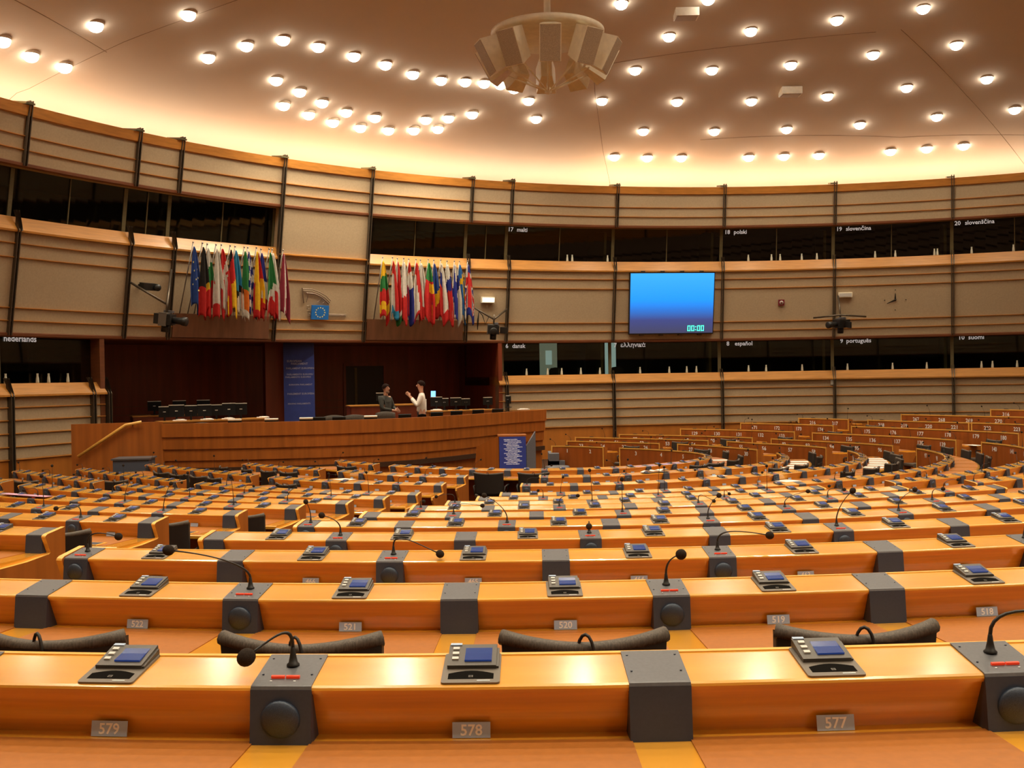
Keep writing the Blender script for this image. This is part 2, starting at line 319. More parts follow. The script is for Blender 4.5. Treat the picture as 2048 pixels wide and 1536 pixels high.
# floor, recess, ceiling
mb = MB(); n = 72; vs = [(WC[0]+(R0+.2)*cos(2*pi*i/n), WC[1]+(R0+.2)*sin(2*pi*i/n), FL) for i in range(n)]+[(WC[0]+(R0+.2)*cos(2*pi*i/n), WC[1]+(R0+.2)*sin(2*pi*i/n), FL-.2) for i in range(n)]
mb.add(vs, [tuple(range(n)), tuple(range(2*n-1, n-1, -1))]+[(i, n+i, n+(i+1) % n, (i+1) % n) for i in range(n)], 'carpet'); struct(mb.obj('floor'))
RX = RB, RA
struct(ring([(-3.3, -1.9), (-3.3, 1.3), (-3.55, 1.3), (-3.55, -1.9)], RB, RA, 'redwood').obj('wall_recess_back'))
for ph, nm in ((RB, 'wall_recess_left'), (RA, 'wall_recess_right')):
    T = wframe(ph, 0, 0); mb = MB(); mb.box(-.12 if ph == RB else 0, 0 if ph == RB else .12, -2.2, 1.0, -3.5, .02, 'darkwood' if ph == RB else 'redwood', T); struct(mb.obj(nm))  # left wall coloured darker to offset the lamp light on it
struct(ring([(-.26, 1.0), (-3.5, 1.0), (-3.5, 1.1), (-.26, 1.1)], RB, RA, 'darkwood').obj('ceiling_recess'))
for z in (-.42, -.62, -.84, -1.06):
    struct(ring([(-3.31, z-.01), (-3.28, z-.01), (-3.28, z+.01), (-3.31, z+.01)], RB, -42, 'darkwood').obj('trim_%d' % n_tr)); n_tr += 1
    struct(ring([(-3.31, z-.01), (-3.28, z-.01), (-3.28, z+.01), (-3.31, z+.01)], -36.5, -30.5, 'darkwood').obj('trim_%d' % n_tr)); n_tr += 1
CEIL_R = 21.0
def dome(x, y):
    r = hypot(x-WC[0], y-WC[1]); return 5.3+4.05*(1-min(1, r/CEIL_R)**2.6)
mb = MB(); ns, nr = 96, 40; vs = []
for i in range(nr+1):
    r = CEIL_R*(i/nr)**.7 if i else .001
    vs += [(WC[0]+r*cos(2*pi*k/ns), WC[1]+r*sin(2*pi*k/ns), 5.3+4.05*(1-(r/CEIL_R)**2.6)) for k in range(ns)]
mb.add(vs, [(i*ns+k, (i+1)*ns+k, (i+1)*ns+(k+1) % ns, i*ns+(k+1) % ns) for i in range(nr) for k in range(ns)], 'ceil', None, True)
struct(mb.obj('ceiling'))
struct(ring([(-2.6, 5.60), (-2.6, 5.0), (-.30, 5.0), (-.30, 5.1), (-2.5, 5.1), (-2.5, 5.60)], -180, 180, 'ceil').obj('trim_cove'))
mb = ring([(-.55, 5.22), (-.85, 5.22), (-.85, 5.26), (-.55, 5.26)], -180, 180, 'cove')
tag(mb.obj('cove_light'), 'warm strip light hidden behind the top rim of the round wall, washing the ceiling', 'light')
def seam(pts, name):
    P = []
    for (x0, y0), (x1, y1) in zip(pts[:-1], pts[1:]):
        for i in range(8): t = i/8; P.append((x0+(x1-x0)*t, y0+(y1-y0)*t))
    P.append(pts[-1]); mb = MB(); mb.tube([(x, y, dome(x, y)) for x, y in P], .009, 'seam', 4, smooth=False); struct(mb.obj(name))
for i, s in enumerate(([(-10.37, 22.11), (-10.16, 22.0), (-9.91, 22.02), (-7.79, 21.65), (-6.52, 21.53), (-5.36, 21.37)], [(1.99, 25.13), (2.33, 28.16), (2.75, 30.87), (3.11, 32.59)], [(-8.89, 19.2), (-8.2, 21.79)], [(2.48, 26.8), (6.05, 26.34), (8.99, 25.84)], [(9.55, 25.71), (12.26, 28.4), (15.13, 31.11)], [(5.57, 30.77), (11.29, 30.54), (14.53, 29.84)])):
    seam(s, 'trim_seam_%d' % (i+1))

# ------------------------------------------------------------------ ceiling lamps
lr = MB().lathe([(.165, .06), (.165, .004), (.155, -.002), (.149, .0), (.149, .06)], 'lampring', 20).mesh('ring')
lg = MB().lathe([(.002, -.155), (.065, -.146), (.11, -.12), (.138, -.08), (.148, -.03), (.148, .0)], 'lampglow', 18).mesh('bulb')
ld = bpy.data.lights.new('lamp_beam', 'SPOT'); ld.energy = LAMP_W; ld.color = LIGHT_COL; ld.spot_size = radians(140); ld.spot_blend = 1.0; ld.shadow_soft_size = .12
ld2 = ld.copy(); ld2.energy = REAR_W
def lamp(x, y, label, group, data=None):
    z = dome(x, y); r = thing('ceiling_lamp', label, 'lamp', (x, y, z), 0, group)
    link(lr, 'ring', r); link(lg, 'bulb', r)
    s = bpy.data.objects.new('lamp_beam', data or ld); C.objects.link(s); s.parent = r; s.location = (0, 0, -.20)
    return r
LR = [(2.62, 24.11), (3.94, 25.73), (3.28, 27.15), (2.53, 28.44), (3.12, 31.23), (3.84, 30.11), (4.11, 31.43), (5.14, 31.55), (5.91, 25.69), (5.29, 27.4), (4.6, 28.81), (5.9, 30.34), (7.17, 31.66), (8.21, 31.62), (9.23, 31.54), (7.87, 25.28), (7.3, 27.29), (6.65, 28.95), (7.96, 30.32), (8.66, 28.74), (9.96, 30.03), (9.25, 26.8), (10.62, 28.23), (11.9, 29.44), (9.72, 24.74), (11.11, 26.23), (12.47, 27.6), (13.75, 28.78), (11.23, 31.18), (12.19, 30.92), (13.14, 30.62), (4.61, 24.2)]
LL = [(-6.49, 23.08), (-5.65, 23.05), (-4.88, 23.2), (-4.22, 23.81), (-3.53, 24.53), (-2.88, 25.18), (-2.29, 25.84), (-1.64, 26.35), (-1.05, 26.62), (-0.58, 26.84), (-0.17, 27.03), (0.18, 27.32), (-5.37, 24.7), (-4.97, 25.43), (-4.56, 26.14), (-4.08, 26.81), (-3.42, 27.37), (-5.44, 25.8), (-4.96, 26.49), (-4.46, 27.1), (-3.84, 27.65), (-3.16, 28.08), (-2.51, 28.35), (-1.88, 28.53), (-2.16, 27.99), (-1.57, 28.14), (-0.94, 28.17), (0.56, 27.98), (0.77, 28.89)]
LC = [(-8.03, 20.78), (-6.39, 21.37), (-9.59, 20.22), (-9.4, 20.99), (-9.05, 21.73)]
ORD = 'first second third fourth fifth sixth seventh eighth ninth tenth eleventh twelfth thirteenth fourteenth fifteenth sixteenth seventeenth eighteenth nineteenth twentieth'.split()
LINE = [6, 5, 4, 3, 1, 2, 1, 1, 5, 4, 3, 2, 1, 1, 1, 5, 4, 3, 2, 3, 2, 4, 3, 2, 5, 4, 3, 2, 1, 1, 1, 6]      # which line of the grid, 1 = lowest
LNAME = {1: 'lowest line', 2: 'second line from below', 3: 'third line from below', 4: 'fourth line from below', 5: 'fifth line from below', 6: 'topmost line'}
cnt = {}
for (x, y), ln in sorted(zip(LR, LINE), key=lambda q: q[0][0]/q[0][1]):
    i = cnt.get(ln, 0); cnt[ln] = i+1
    lamp(x, y, '%s lamp from the left, %s of the right-hand ceiling grid' % (ORD[i], LNAME[ln]), 'ceiling lamps in the grid on the right')
for i, (x, y) in enumerate(LL):
    nm, j = ('outer arching row', i) if i < 12 else ('middle curved row', i-12) if i < 17 else ('lowest curved row', i-17) if i < 24 else ('short rising row of three', i-24) if i < 27 else ('pair below the speaker cluster', i-27)
    lamp(x, y, '%s lamp from the left in the %s, left ceiling' % (ORD[j], nm), 'ceiling lamps in curved rows on the left')
for (x, y), lb in zip(LC, ('upper lamp on the left beyond the long ceiling seam', 'lamp sitting on the long ceiling seam at upper left', 'leftmost lamp, cut by the left edge of the ceiling', 'middle of the three low lamps in the left ceiling corner', 'low lamp just above the long seam at the left')):
    lamp(x, y, lb, 'ceiling lamps beyond the long seam')
gx = -8.2
while gx < 24:
    gy = -3.0
    while gy < 23:
        if hypot(gx-WC[0], gy-WC[1]) < 17.2 and (gy < 18.5 or (abs(gx-1) > 3 and gy < 21)) and not (gx < -4 and gy > 16):
            lamp(gx, gy, 'added unseen ceiling lamp lighting the rear desks, above the photo frame', 'added unseen lamps over the rear desks', ld2)
        gy += 3.1
    gx += 3.1
for i, (x, y, lb) in enumerate(((4.19, 24.69, 'pale rectangular ceiling box right of the hanging speaker cluster'), (7.59, 28.46, 'pale rectangular ceiling box low among the grid lamps'))):
    mb = MB(); mb.box(-.27, .27, -.2, .2, -.17, .02, 'cream'); mb.box(-.24, .24, -.17, .17, -.18, -.165, 'grille')
    tag(mb.obj('ceiling_box', None, (x, y, dome(x, y))), lb, 'ceiling fixture')

# ------------------------------------------------------------------ the hanging speaker cluster
cx, cy, cz = .80, 20.6, 6.62
t = thing('speaker_cluster', 'cream ring of box loudspeakers hanging from the ceiling on a pole', 'loudspeaker', (cx, cy, cz))
mb = MB(); mb.lathe([(1.04, -.06), (1.10, -.03), (1.10, .05), (1.04, .08), (1.0, .0)], 'cream', 48); mb.obj('ring', t)
mb = MB(); mb.tube([(0, 0, .0), (0, 0, dome(cx, cy)-cz+.05)], .065, 'cream', 12); mb.lathe([(.12, -.06), (.12, .08), (.07, .12)], 'cream', 12); mb.obj('pole', t)
for i in range(10):
    a = 2*pi*i/10-pi/2; T = Matrix.Rotation(a, 4, 'Z')
    ax = Vector((cos(radians(28)), 0, -sin(radians(28))))
    # box: narrow towards the axis, wide at the grille, tipped downwards
    o = Vector((1.02, 0, -.42)); F = frame(o, (0, 1, 0), (-sin(radians(28)), 0, -cos(radians(28))), (cos(radians(28)), 0, -sin(radians(28))))
    bw, bh, bd = .20, .34, .28
    vs = [(-bw, -bh, bd), (bw, -bh, bd), (bw, bh, bd), (-bw, bh, bd), (-bw*.55, -bh*.85, -bd*.6), (bw*.55, -bh*.85, -bd*.6), (bw*.55, bh*.85, -bd*.6), (-bw*.55, bh*.85, -bd*.6)]
    mb = MB(); mb.add(vs, [(0, 1, 2, 3), (7, 6, 5, 4), (0, 4, 5, 1), (1, 5, 6, 2), (2, 6, 7, 3), (3, 7, 4, 0)], 'cream', T @ F)
    bo = mb.obj('loudspeaker_box', t)
    mb = MB(); mb.box(-bw+.015, bw-.015, -bh+.015, bh-.015, bd, bd+.012, 'grille', T @ F); mb.obj('grille', bo)
    mb = MB(); mb.tube([T @ Vector((.82, 0, -.72)), T @ Vector((.04, 0, -1.10))], .016, 'cream', 6); mb.obj('strut', t)
    mb = MB(); mb.tube([T @ Vector((1.0, 0, .02)), T @ Vector((.08, 0, .0))], .02, 'cream', 6); mb.obj('spoke', t)
mb = MB(); mb.lathe([(.02, -1.16), (.07, -1.12), (.06, -1.05), (.02, -1.0)], 'cream', 12); mb.tube([(0, 0, -1.0), (0, 0, 0)], .02, 'cream', 8); mb.obj('tip', t)
# ------------------------------------------------------------------ the desks
TAB = [[4.759,4.734,4.636,4.411,4.084,3.756,3.488,3.267,3.073,2.911,2.781,2.671,2.575,2.494,2.427,2.367,2.309,2.251,2.192,2.136,2.088,2.057,2.045,2.042,2.043,2.044,2.047,2.051,2.056,2.062,2.07,2.084,2.112,2.156,2.21,2.269,2.334,2.408,2.487,2.561,2.627,2.686,2.742,2.795,2.838,2.866,2.882,2.899,2.925,2.956,2.989,3.024,3.066,3.129,3.228,3.367,3.539,3.721,3.878,3.977,4.019,4.029],[7.1,7.044,6.92,6.709,6.425,6.101,5.763,5.429,5.117,4.859,4.678,4.568,4.497,4.435,4.369,4.299,4.23,4.166,4.111,4.062,4.024,4.0,3.98,3.947,3.891,3.828,3.781,3.76,3.763,3.792,3.845,3.902,3.945,3.97,3.983,3.988,3.991,3.993,3.995,3.996,3.997,3.995,3.98,3.942,3.883,3.846,3.862,3.879,3.905,3.936,3.969,4.004,4.046,4.109,4.208,4.347,4.519,4.701,4.858,4.957,4.999,5.009],[8.95,8.875,8.741,8.534,8.252,7.895,7.486,7.09,6.763,6.509,6.315,6.177,6.08,5.996,5.914,5.832,5.753,5.686,5.641,5.62,5.606,5.587,5.553,5.503,5.44,5.374,5.316,5.276,5.255,5.249,5.255,5.273,5.299,5.325,5.342,5.35,5.354,5.357,5.357,5.348,5.324,5.279,5.213,5.129,5.036,4.937,4.842,4.859,4.885,4.916,4.949,4.984,5.026,5.089,5.188,5.327,5.499,5.681,5.838,5.937,5.979,5.989],[10.479,10.389,10.246,10.037,9.758,9.418,9.04,8.652,8.291,7.992,7.763,7.598,7.487,7.414,7.354,7.298,7.242,7.187,7.136,7.09,7.044,6.996,6.944,6.885,6.822,6.773,6.748,6.739,6.736,6.729,6.723,6.726,6.737,6.749,6.76,6.764,6.757,6.74,6.707,6.654,6.577,6.475,6.345,6.195,6.029,5.917,5.822,5.839,5.865,5.896,5.929,5.964,6.006,6.069,6.168,6.307,6.479,6.661,6.818,6.917,6.959,6.969],[11.848,11.746,11.595,11.383,11.111,10.786,10.427,10.059,9.705,9.388,9.133,8.954,8.843,8.768,8.702,8.634,8.573,8.527,8.496,8.47,8.44,8.404,8.351,8.282,8.214,8.166,8.135,8.106,8.075,8.049,8.038,8.043,8.059,8.08,8.102,8.122,8.134,8.116,8.039,7.898,7.722,7.547,7.383,7.213,7.021,6.897,6.802,6.819,6.845,6.876,6.909,6.944,6.986,7.049,7.148,7.287,7.459,7.641,7.798,7.897,7.939,7.949],[13.079,12.966,12.808,12.596,12.33,12.017,11.674,11.323,10.985,10.684,10.438,10.262,10.153,10.088,10.036,9.986,9.95,9.932,9.919,9.896,9.868,9.83,9.772,9.693,9.612,9.542,9.483,9.436,9.401,9.37,9.334,9.294,9.253,9.211,9.169,9.128,9.114,9.096,9.019,8.941,8.836,8.654,8.405,8.193,8.001,7.877,7.782,7.799,7.825,7.856,7.889,7.924,7.966,8.029,8.128,8.267,8.439,8.621,8.778,8.877,8.919,8.929],[14.312,14.189,14.025,13.813,13.552,13.25,12.922,12.586,12.264,11.975,11.738,11.56,11.437,11.354,11.295,11.246,11.201,11.16,11.127,11.103,11.074,11.028,10.965,10.886,10.796,10.707,10.629,10.565,10.51,10.46,10.41,10.36,10.31,10.26,10.21,10.16,10.11,10.076,10.011,9.96,9.904,9.815,9.651,9.391,9.071,8.857,8.762,8.779,8.805,8.836,8.869,8.904,8.946,9.009,9.108,9.247,9.419,9.601,9.758,9.857,9.899,9.909],[15.538,15.406,15.237,15.025,14.769,14.477,14.162,13.841,13.532,13.255,13.023,12.842,12.71,12.616,12.549,12.495,12.449,12.408,12.38,12.37,12.361,12.328,12.265,12.182,12.089,11.996,11.905,11.814,11.721,11.627,11.533,11.439,11.344,11.25,11.19,11.14,11.09,11.056,10.991,10.94,10.884,10.795,10.631,10.371,10.051,9.837,9.742,9.759,9.785,9.816,9.849,9.884,9.926,9.989,10.088,10.227,10.399,10.581,10.738,10.837,10.879,10.889],[16.8,16.668,16.499,16.287,16.031,15.74,15.425,15.105,14.797,14.521,14.289,14.108,13.976,13.881,13.813,13.759,13.713,13.673,13.654,13.659,13.697,13.677,13.614,13.481,13.339,13.186,13.025,12.864,12.702,12.607,12.513,12.419,12.324,12.23,12.17,12.12,12.07,12.036,11.971,11.92,11.864,11.775,11.611,11.351,11.031,10.817,10.722,10.739,10.765,10.796,10.829,10.864,10.906,10.969,11.068,11.207,11.379,11.561,11.718,11.817,11.859,11.869],[18.073,17.94,17.77,17.558,17.303,17.013,16.699,16.379,16.073,15.797,15.566,15.384,15.251,15.157,15.088,15.033,14.987,14.947,14.929,14.936,14.977,14.953,14.861,14.736,14.605,14.453,14.292,14.131,13.978,13.875,13.78,13.686,13.592,13.5,13.438,13.388,13.339,13.3,13.24,13.188,13.13,13.039,12.874,12.616,12.3,12.087,12.002,12.008,12.033,12.064,12.097,12.132,12.175,12.239,12.338,12.477,12.648,12.828,12.982,13.082,13.125,13.136],[19.242,19.108,18.938,18.726,18.471,18.181,17.869,17.55,17.244,16.969,16.738,16.557,16.423,16.328,16.258,16.204,16.157,16.118,16.1,16.11,16.16,16.166,16.093,15.941,15.808,15.658,15.497,15.336,15.186,15.079,14.985,14.891,14.797,14.706,14.643,14.593,14.544,14.503,14.446,14.392,14.333,14.24,14.073,13.817,13.509,13.296,13.212,13.213,13.238,13.268,13.301,13.337,13.38,13.445,13.544,13.683,13.853,14.031,14.184,14.283,14.328,14.341],[20.361,20.227,20.057,19.845,19.59,19.301,18.989,18.672,18.367,18.093,17.862,17.68,17.546,17.45,17.38,17.325,17.279,17.241,17.222,17.234,17.279,17.312,17.212,17.065,16.93,16.78,16.62,16.459,16.312,16.203,16.108,16.014,15.92,15.831,15.766,15.716,15.668,15.625,15.569,15.515,15.454,15.359,15.192,14.937,14.637,14.426,14.34,14.337,14.361,14.391,14.425,14.46,14.505,14.57,14.669,14.808,14.976,15.153,15.304,15.403,15.449,15.464],[21.637,21.502,21.331,21.119,20.865,20.577,20.266,19.949,19.645,19.371,19.141,18.959,18.825,18.728,18.657,18.602,18.556,18.518,18.5,18.512,18.555,18.593,18.505,18.358,18.221,18.072,17.912,17.752,17.606,17.495,17.4,17.306,17.212,17.124,17.059,17.008,16.96,16.916,16.861,16.807,16.744,16.647,16.479,16.227,15.934,15.724,15.637,15.63,15.653,15.684,15.717,15.753,15.798,15.864,15.963,16.101,16.269,16.443,16.593,16.693,16.74,16.756]]
HT = [1.615,1.557,1.525,1.495,1.389,1.27,1.169,1.062,.946,.834,.734,.65,.539]
BLOCKS = [
(13,'m',[-8.8,-6.75,-4.7,-2.6,-0.6,1.45,3.51]),
(12,'b',[-13.11,-10.9,-8.7,-6.4,-4.2,-2.1,0.1,2.31,4.52,6.75]),
(11,'m',[-10.6,-8.1,-5.7,-3.3,-0.9,1.6,4.0,6.46,8.92]),
(10,'b',[-10.4,-7.8,-5.2,-2.7,-0.1,2.5,5.1,7.71,10.33,12.96]),
(9,'m',[-10.3,-7.6,-4.8,-2.0,0.7,3.5,6.4,9.3,12.15,15.0,17.88]),
(8,'b',[-10.3,-7.3,-4.3,-1.2,1.8,4.9,7.9,11.1,14.2,17.32,20.45,23.6]),
(7,'m',[-10.1,-6.9,-3.6,-0.3,3.0,6.4,9.7,13.2,16.7,20.2]),
(6,'m',[-9.9,-5.8,-1.8,2.1,6.3,10.4,14.5,18.8]),
(6,'m',[25.9,30.2,34.51,38.84,43.18,47.53,51.9]),
(5,'b',[-9.8,-5.2,-0.6,3.9,8.6,13.4,18.1]),
(5,'b',[26.8,31.4,36.3,41.0,45.56,50.12,54.67,59.21,63.73,68.25,72.76,77.27,81.78,86.3]),
(4,'b',[-9.7,-4.1,1.4,7.07,12.8,18.5,24.1,29.6,35.2,40.8,46.5,52.19,57.87,63.54,69.21,74.89,80.58,86.3]),
(3,'m',[-9.3,-2.6,3.9,10.6,18.0,25.0,32.3,39.3,46.2,52.98,59.72,66.45,73.17,79.88,86.6]),
(2,'m',[-8.7,0.4,9.7,19.8,29.9,38.6,47.2,57.19,67.14,77.07,87.0]),
(1,'b',[-76.9,-67.9,-57.9,-45.2,-30.5,-15.2,1.7,18.6,36.6,54.2,71.22,86.5,101.0,114.98,128.76,142.16,155.0]),
(1,'m',[165.0,173.59,181.9]),
(2,'m',[104.1,112.6,121.32,129.97,138.5]),
(2,'m',[147.6,155.69,163.28,170.22,176.8]),
(3,'m',[98.5,106.03,113.72,121.66,129.8]),
(3,'m',[137.8,145.72,153.51,161.01,168.05,174.7]),
(4,'m',[95.1,100.73,106.45,112.32,118.47,124.8]),
(4,'m',[131.7,138.51,145.27,151.96,158.51,164.8]),
(5,'m',[92.7,97.25,101.89,106.61,111.4,116.45,121.6]),
(5,'m',[127.4,132.51,137.6,142.67,147.7,152.7]),
(6,'m',[91.4,95.82,100.24,104.84,109.57,114.48,119.5]),
(6,'m',[124.6,129.23,133.84,138.43,143.0]),
(7,'m',[93.9,97.98,102.05,106.1]),
(7,'m',[106.6,110.19,113.97,117.96,122.0]),
(7,'m',[126.8,131.01,135.2]),
(8,'m',[94.8,98.41,102.01,105.6,109.22,112.93,116.9,120.9]),
(9,'m',[97.4,100.33,103.25,106.17,109.12,112.1]),
(2,'b',[-58.6,-51.9,-43.5,-35.5,-27.0]),
(3,'m',[-52.2,-46.6,-40.9,-35.2,-28.9,-22.4]),
(4,'b',[-49.3,-44.7,-39.7,-34.8,-29.8,-24.7,-19.6]),
(5,'m',[-46.9,-43.4,-39.2,-35.5,-31.1,-27.0,-22.6,-18.2]),
(6,'b',[-46.1,-42.4,-38.8,-35.3,-31.8,-28.1,-24.3,-20.6,-16.8]),
(7,'b',[-42.38,-39.16,-35.94,-32.7,-29.4,-26.3,-23.0,-19.7,-16.4]),
(8,'b',[-33.75,-30.77,-27.79,-24.8,-21.9,-18.9,-15.8]),
(9,'b',[-25.5,-22.95,-20.4,-17.8,-15.3]),
(10,'m',[-21.9,-19.5,-17.1,-14.7]),
(1,'m',[-98.62,-91.7,-84.8]),
(2,'m',[-84.86,-80.47,-75.9,-70.9,-65.8]),
(3,'m',[-84.66,-80.84,-76.9,-72.5,-67.9,-62.9,-58.1]),
(4,'m',[-77.69,-74.2,-70.4,-66.4,-62.5,-58.3,-54.2]),
(5,'m',[-69.6,-66.0,-62.3,-58.9,-55.3,-51.9]),
(6,'b',[-57.64,-53.9,-50.1])]

C0 = (1.1, 20.6)
def rad(k, t):
    row = TAB[k-1]; u = (t+110)/5.; i = max(0, min(len(row)-2, int(math.floor(u)))); f = u-i
    p0, p1, p2, p3 = row[max(0, i-1)], row[i], row[i+1], row[min(len(row)-1, i+2)]
    if f < 0 or f > 1: return p1+(p2-p1)*f
    return .5*((2*p1)+(-p0+p2)*f+(2*p0-5*p1+4*p2-p3)*f*f+(-p0+3*p1-3*p2+p3)*f**3)
def pth(k, t):
    r = rad(k, t); a = radians(t); return Vector((C0[0]+r*sin(a), C0[1]-r*cos(a), 0))
def nrm(k, t):                     # outward normal = towards the person seated at the desk
    d = (pth(k, t+.5)-pth(k, t-.5)).normalized(); return Vector((d.y, -d.x, 0)), d
def sweep(k, t0, t1, prof, z, mt, mb, org, step=.22, caps=True):
    L = (pth(k, t1)-pth(k, t0)).length; n = max(2, int(abs(t1-t0)*rad(k, (t0+t1)/2)*pi/180/step)+1); m = len(prof); vs = []
    for i in range(n+1):
        t = t0+(t1-t0)*i/n; p = pth(k, t); nn, _ = nrm(k, t)
        vs += [(p.x+nn.x*a-org.x, p.y+nn.y*a-org.y, z+b-org.z) for a, b in prof]
    fs = [(i*m+j, i*m+(j+1) % m, (i+1)*m+(j+1) % m, (i+1)*m+j) for i in range(n) for j in range(m)]
    if caps: fs += [tuple(range(m-1, -1, -1)), tuple(range(n*m, n*m+m))]
    mb.add(vs, fs, mt)
def rise(k): return -(HT[k-1]+.84)
AL = math.atan2(.022, .135)
def top(x, v, w_=0.): return (x, -(v*cos(AL))+w_*sin(AL)*-1, -v*sin(AL)+w_*cos(AL))
def top_box(mb, x0, x1, v0, v1, w0, w1, mt, w1b=None):
    w1b = w1 if w1b is None else w1b
    vs = [top(x0, v0, w0), top(x1, v0, w0), top(x1, v1, w0), top(x0, v1, w0), top(x0, v0, w1b), top(x1, v0, w1b), top(x1, v1, w1), top(x0, v1, w1)]
    mb.add(vs, [(0, 1, 2, 3), (7, 6, 5, 4), (0, 4, 5, 1), (1, 5, 6, 2), (2, 6, 7, 3), (3, 7, 4, 0)], mt)
# shared meshes --------------------------------------------------
def unit_body(speaker):
    mb = MB(); pr = [(-.002, .003), (-.132, -.0190), (-.137, -.0205), (-.1395, -.026), (-.150, -.1275), (-.05, -.1275), (-.03, -.02)]
    mb.prism(pr[:4]+[(-.13, -.06), (-.03, -.05)], -.056, .056, 'unit')
    mb.prism([(-.1398, -.026), (-.150, -.1275), (-.05, -.1275), (-.05, -.03)], -.0565, .0565, 'unitdark')
    for x in (-.046, .046):
        for v in (.022, .092): mb.lathe([(.0022, 0), (.0022, .0012)], 'unitdark', 6, Matrix.Translation(top(x, v, .0032)))
    if speaker:
        top_box(mb, -.028, -.008, .004, .008, .003, .0036, 'digit') if False else None
        for x in (-.026, .018): top_box(mb, x, x+.004, .118, .120, .003, .0036, 'digit')
    return mb.mesh('speaker_unit' if speaker else 'blank_unit')
def far_unit(speaker):
    mb = MB(); mb.prism([(-.002, .003), (-.137, -.0205), (-.1395, -.026), (-.03, -.026)], -.056, .056, 'unit')
    mb.prism([(-.1398, -.026), (-.150, -.1275), (-.05, -.1275), (-.05, -.03)], -.0565, .0565, 'unitdark'); return mb.mesh('unit')
TL = atan2(.0105, .1075)
mb = MB(); T = Matrix.Translation((0, -.1450, -.080)) @ Matrix.Rotation(pi/2-TL*-1, 4, 'X')
mb.lathe([(.0365, -.002), (.0365, .002), (.034, .005), (.028, .009), (.018, .0125), (.008, .0142), (.001, .0146)], 'dome', 24, T); DOME = mb.mesh('loudspeaker')
mb = MB()
for x in (-.0265, .0015): top_box(mb, x, x+.025, .103, .1085, .003, .0075, 'red')
REDK = mb.mesh('red_key')
U_SP, U_BL = unit_body(True), unit_body(False)
def console_body():
    mb = MB()
    def rr(x0, x1, v0, v1, w0, w1, r, mt):
        pts = []
        for cxx, cv, a0 in ((x1-r, v0+r, -90), (x1-r, v1-r, 0), (x0+r, v1-r, 90), (x0+r, v0+r, 180)):
            for j in range(4): a = radians(a0+30*j); pts.append((cxx+r*cos(a), cv+r*sin(a)))
        n = len(pts); vs = [top(x, v, w0) for x, v in pts]+[top(x, v, w1) for x, v in pts]
        mb.add(vs, [(i, (i+1) % n, n+(i+1) % n, n+i) for i in range(n)]+[tuple(range(n, 2*n)), tuple(range(n-1, -1, -1))], mt)
    rr(-.054, .054, .004, .131, -.001, .004, .006, 'bronze')
    top_box(mb, -.046, .046, -.004, .073, .003, .011, 'bronzedark', .019)
    top_box(mb, .0455, .0505, .002, .071, .003, .008, 'bronzedark', .014)
    # arched card slot
    pts = [(-.042, .116), (.042, .116), (.042, .094)]+[(.042-.084*j/8, .094-.012*sin(pi*j/8)) for j in range(1, 8)]+[(-.042, .094)]
    n = len(pts); mb.add([top(x, v, .0046) for x, v in pts]+[top(x, v, .002) for x, v in pts], [tuple(range(n-1, -1, -1))]+[(i, (i+1) % n, n+(i+1) % n, n+i) for i in range(n)], 'slot')
    top_box(mb, -.004, .004, .103, .111, .0047, .0053, 'bronze'); top_box(mb, -.0025, .0025, .1045, .1095, .0053, .0058, 'black')
    top_box(mb, .012, .036, .122, .124, .004, .0046, 'digit')
    return mb
def mod(v): return .019-(.008)*(v+.004)/.077+.0004
def scr(mb): top_box(mb, -.014, .037, .010, .060, mod(.010)-.002, mod(.060), 'screen', mod(.010))
def keys(mb):
    for v in (.010, .028, .046): top_box(mb, -.038, -.026, v, v+.008, mod(v)-.002, mod(v)+.0016, 'key', mod(v)+.0026)
CON = console_body().mesh('voting_console')
mb = MB(); scr(mb); SCRM = mb.mesh('display')
mb = MB(); keys(mb); KEYM = mb.mesh('keys')
mb = MB(); top_box(mb, -.044, -.022, -.0075, .001, .012, .0205, 'plate'); TABM = mb.mesh('latch')
mb = console_body(); scr(mb); keys(mb); CON_FAR = mb.mesh('voting_console')
def mic(tip, hump=.0, foam=.0168):
    mb = MB(); bx, by, bz = top(0, .052, .003)
    mb.lathe([(.0125, 0), (.0125, .003), (.009, .006), (.006, .02), (.0042, .034), (.003, .036)], 'black', 12, Matrix.Translation((bx, by, bz)))
    p0 = Vector((bx, by, bz+.034)); p3 = p0+Vector(tip); P = bez(p0, p0+Vector((0, 0, .032+hump)), p0+Vector((tip[0]*.35, tip[1]*.35, tip[2]*.62+.012+hump*1.1)), p3, 12)
    rs = [.0038, .0038, .0036, .0036, .0034, .003, .0026, .0024, .0022, .0022, .0022, .0024, .003]
    mb.tube(P, rs, 'black', 7)
    d = (P[-1]-P[-2]).normalized(); q = d.to_track_quat('Z', 'Y').to_matrix().to_4x4(); q.translation = p3+d*.008
    mb.ball((0, 0, 0), foam, 'foam', 14, q, (1, 1, 1.08)); return mb.mesh('microphone')
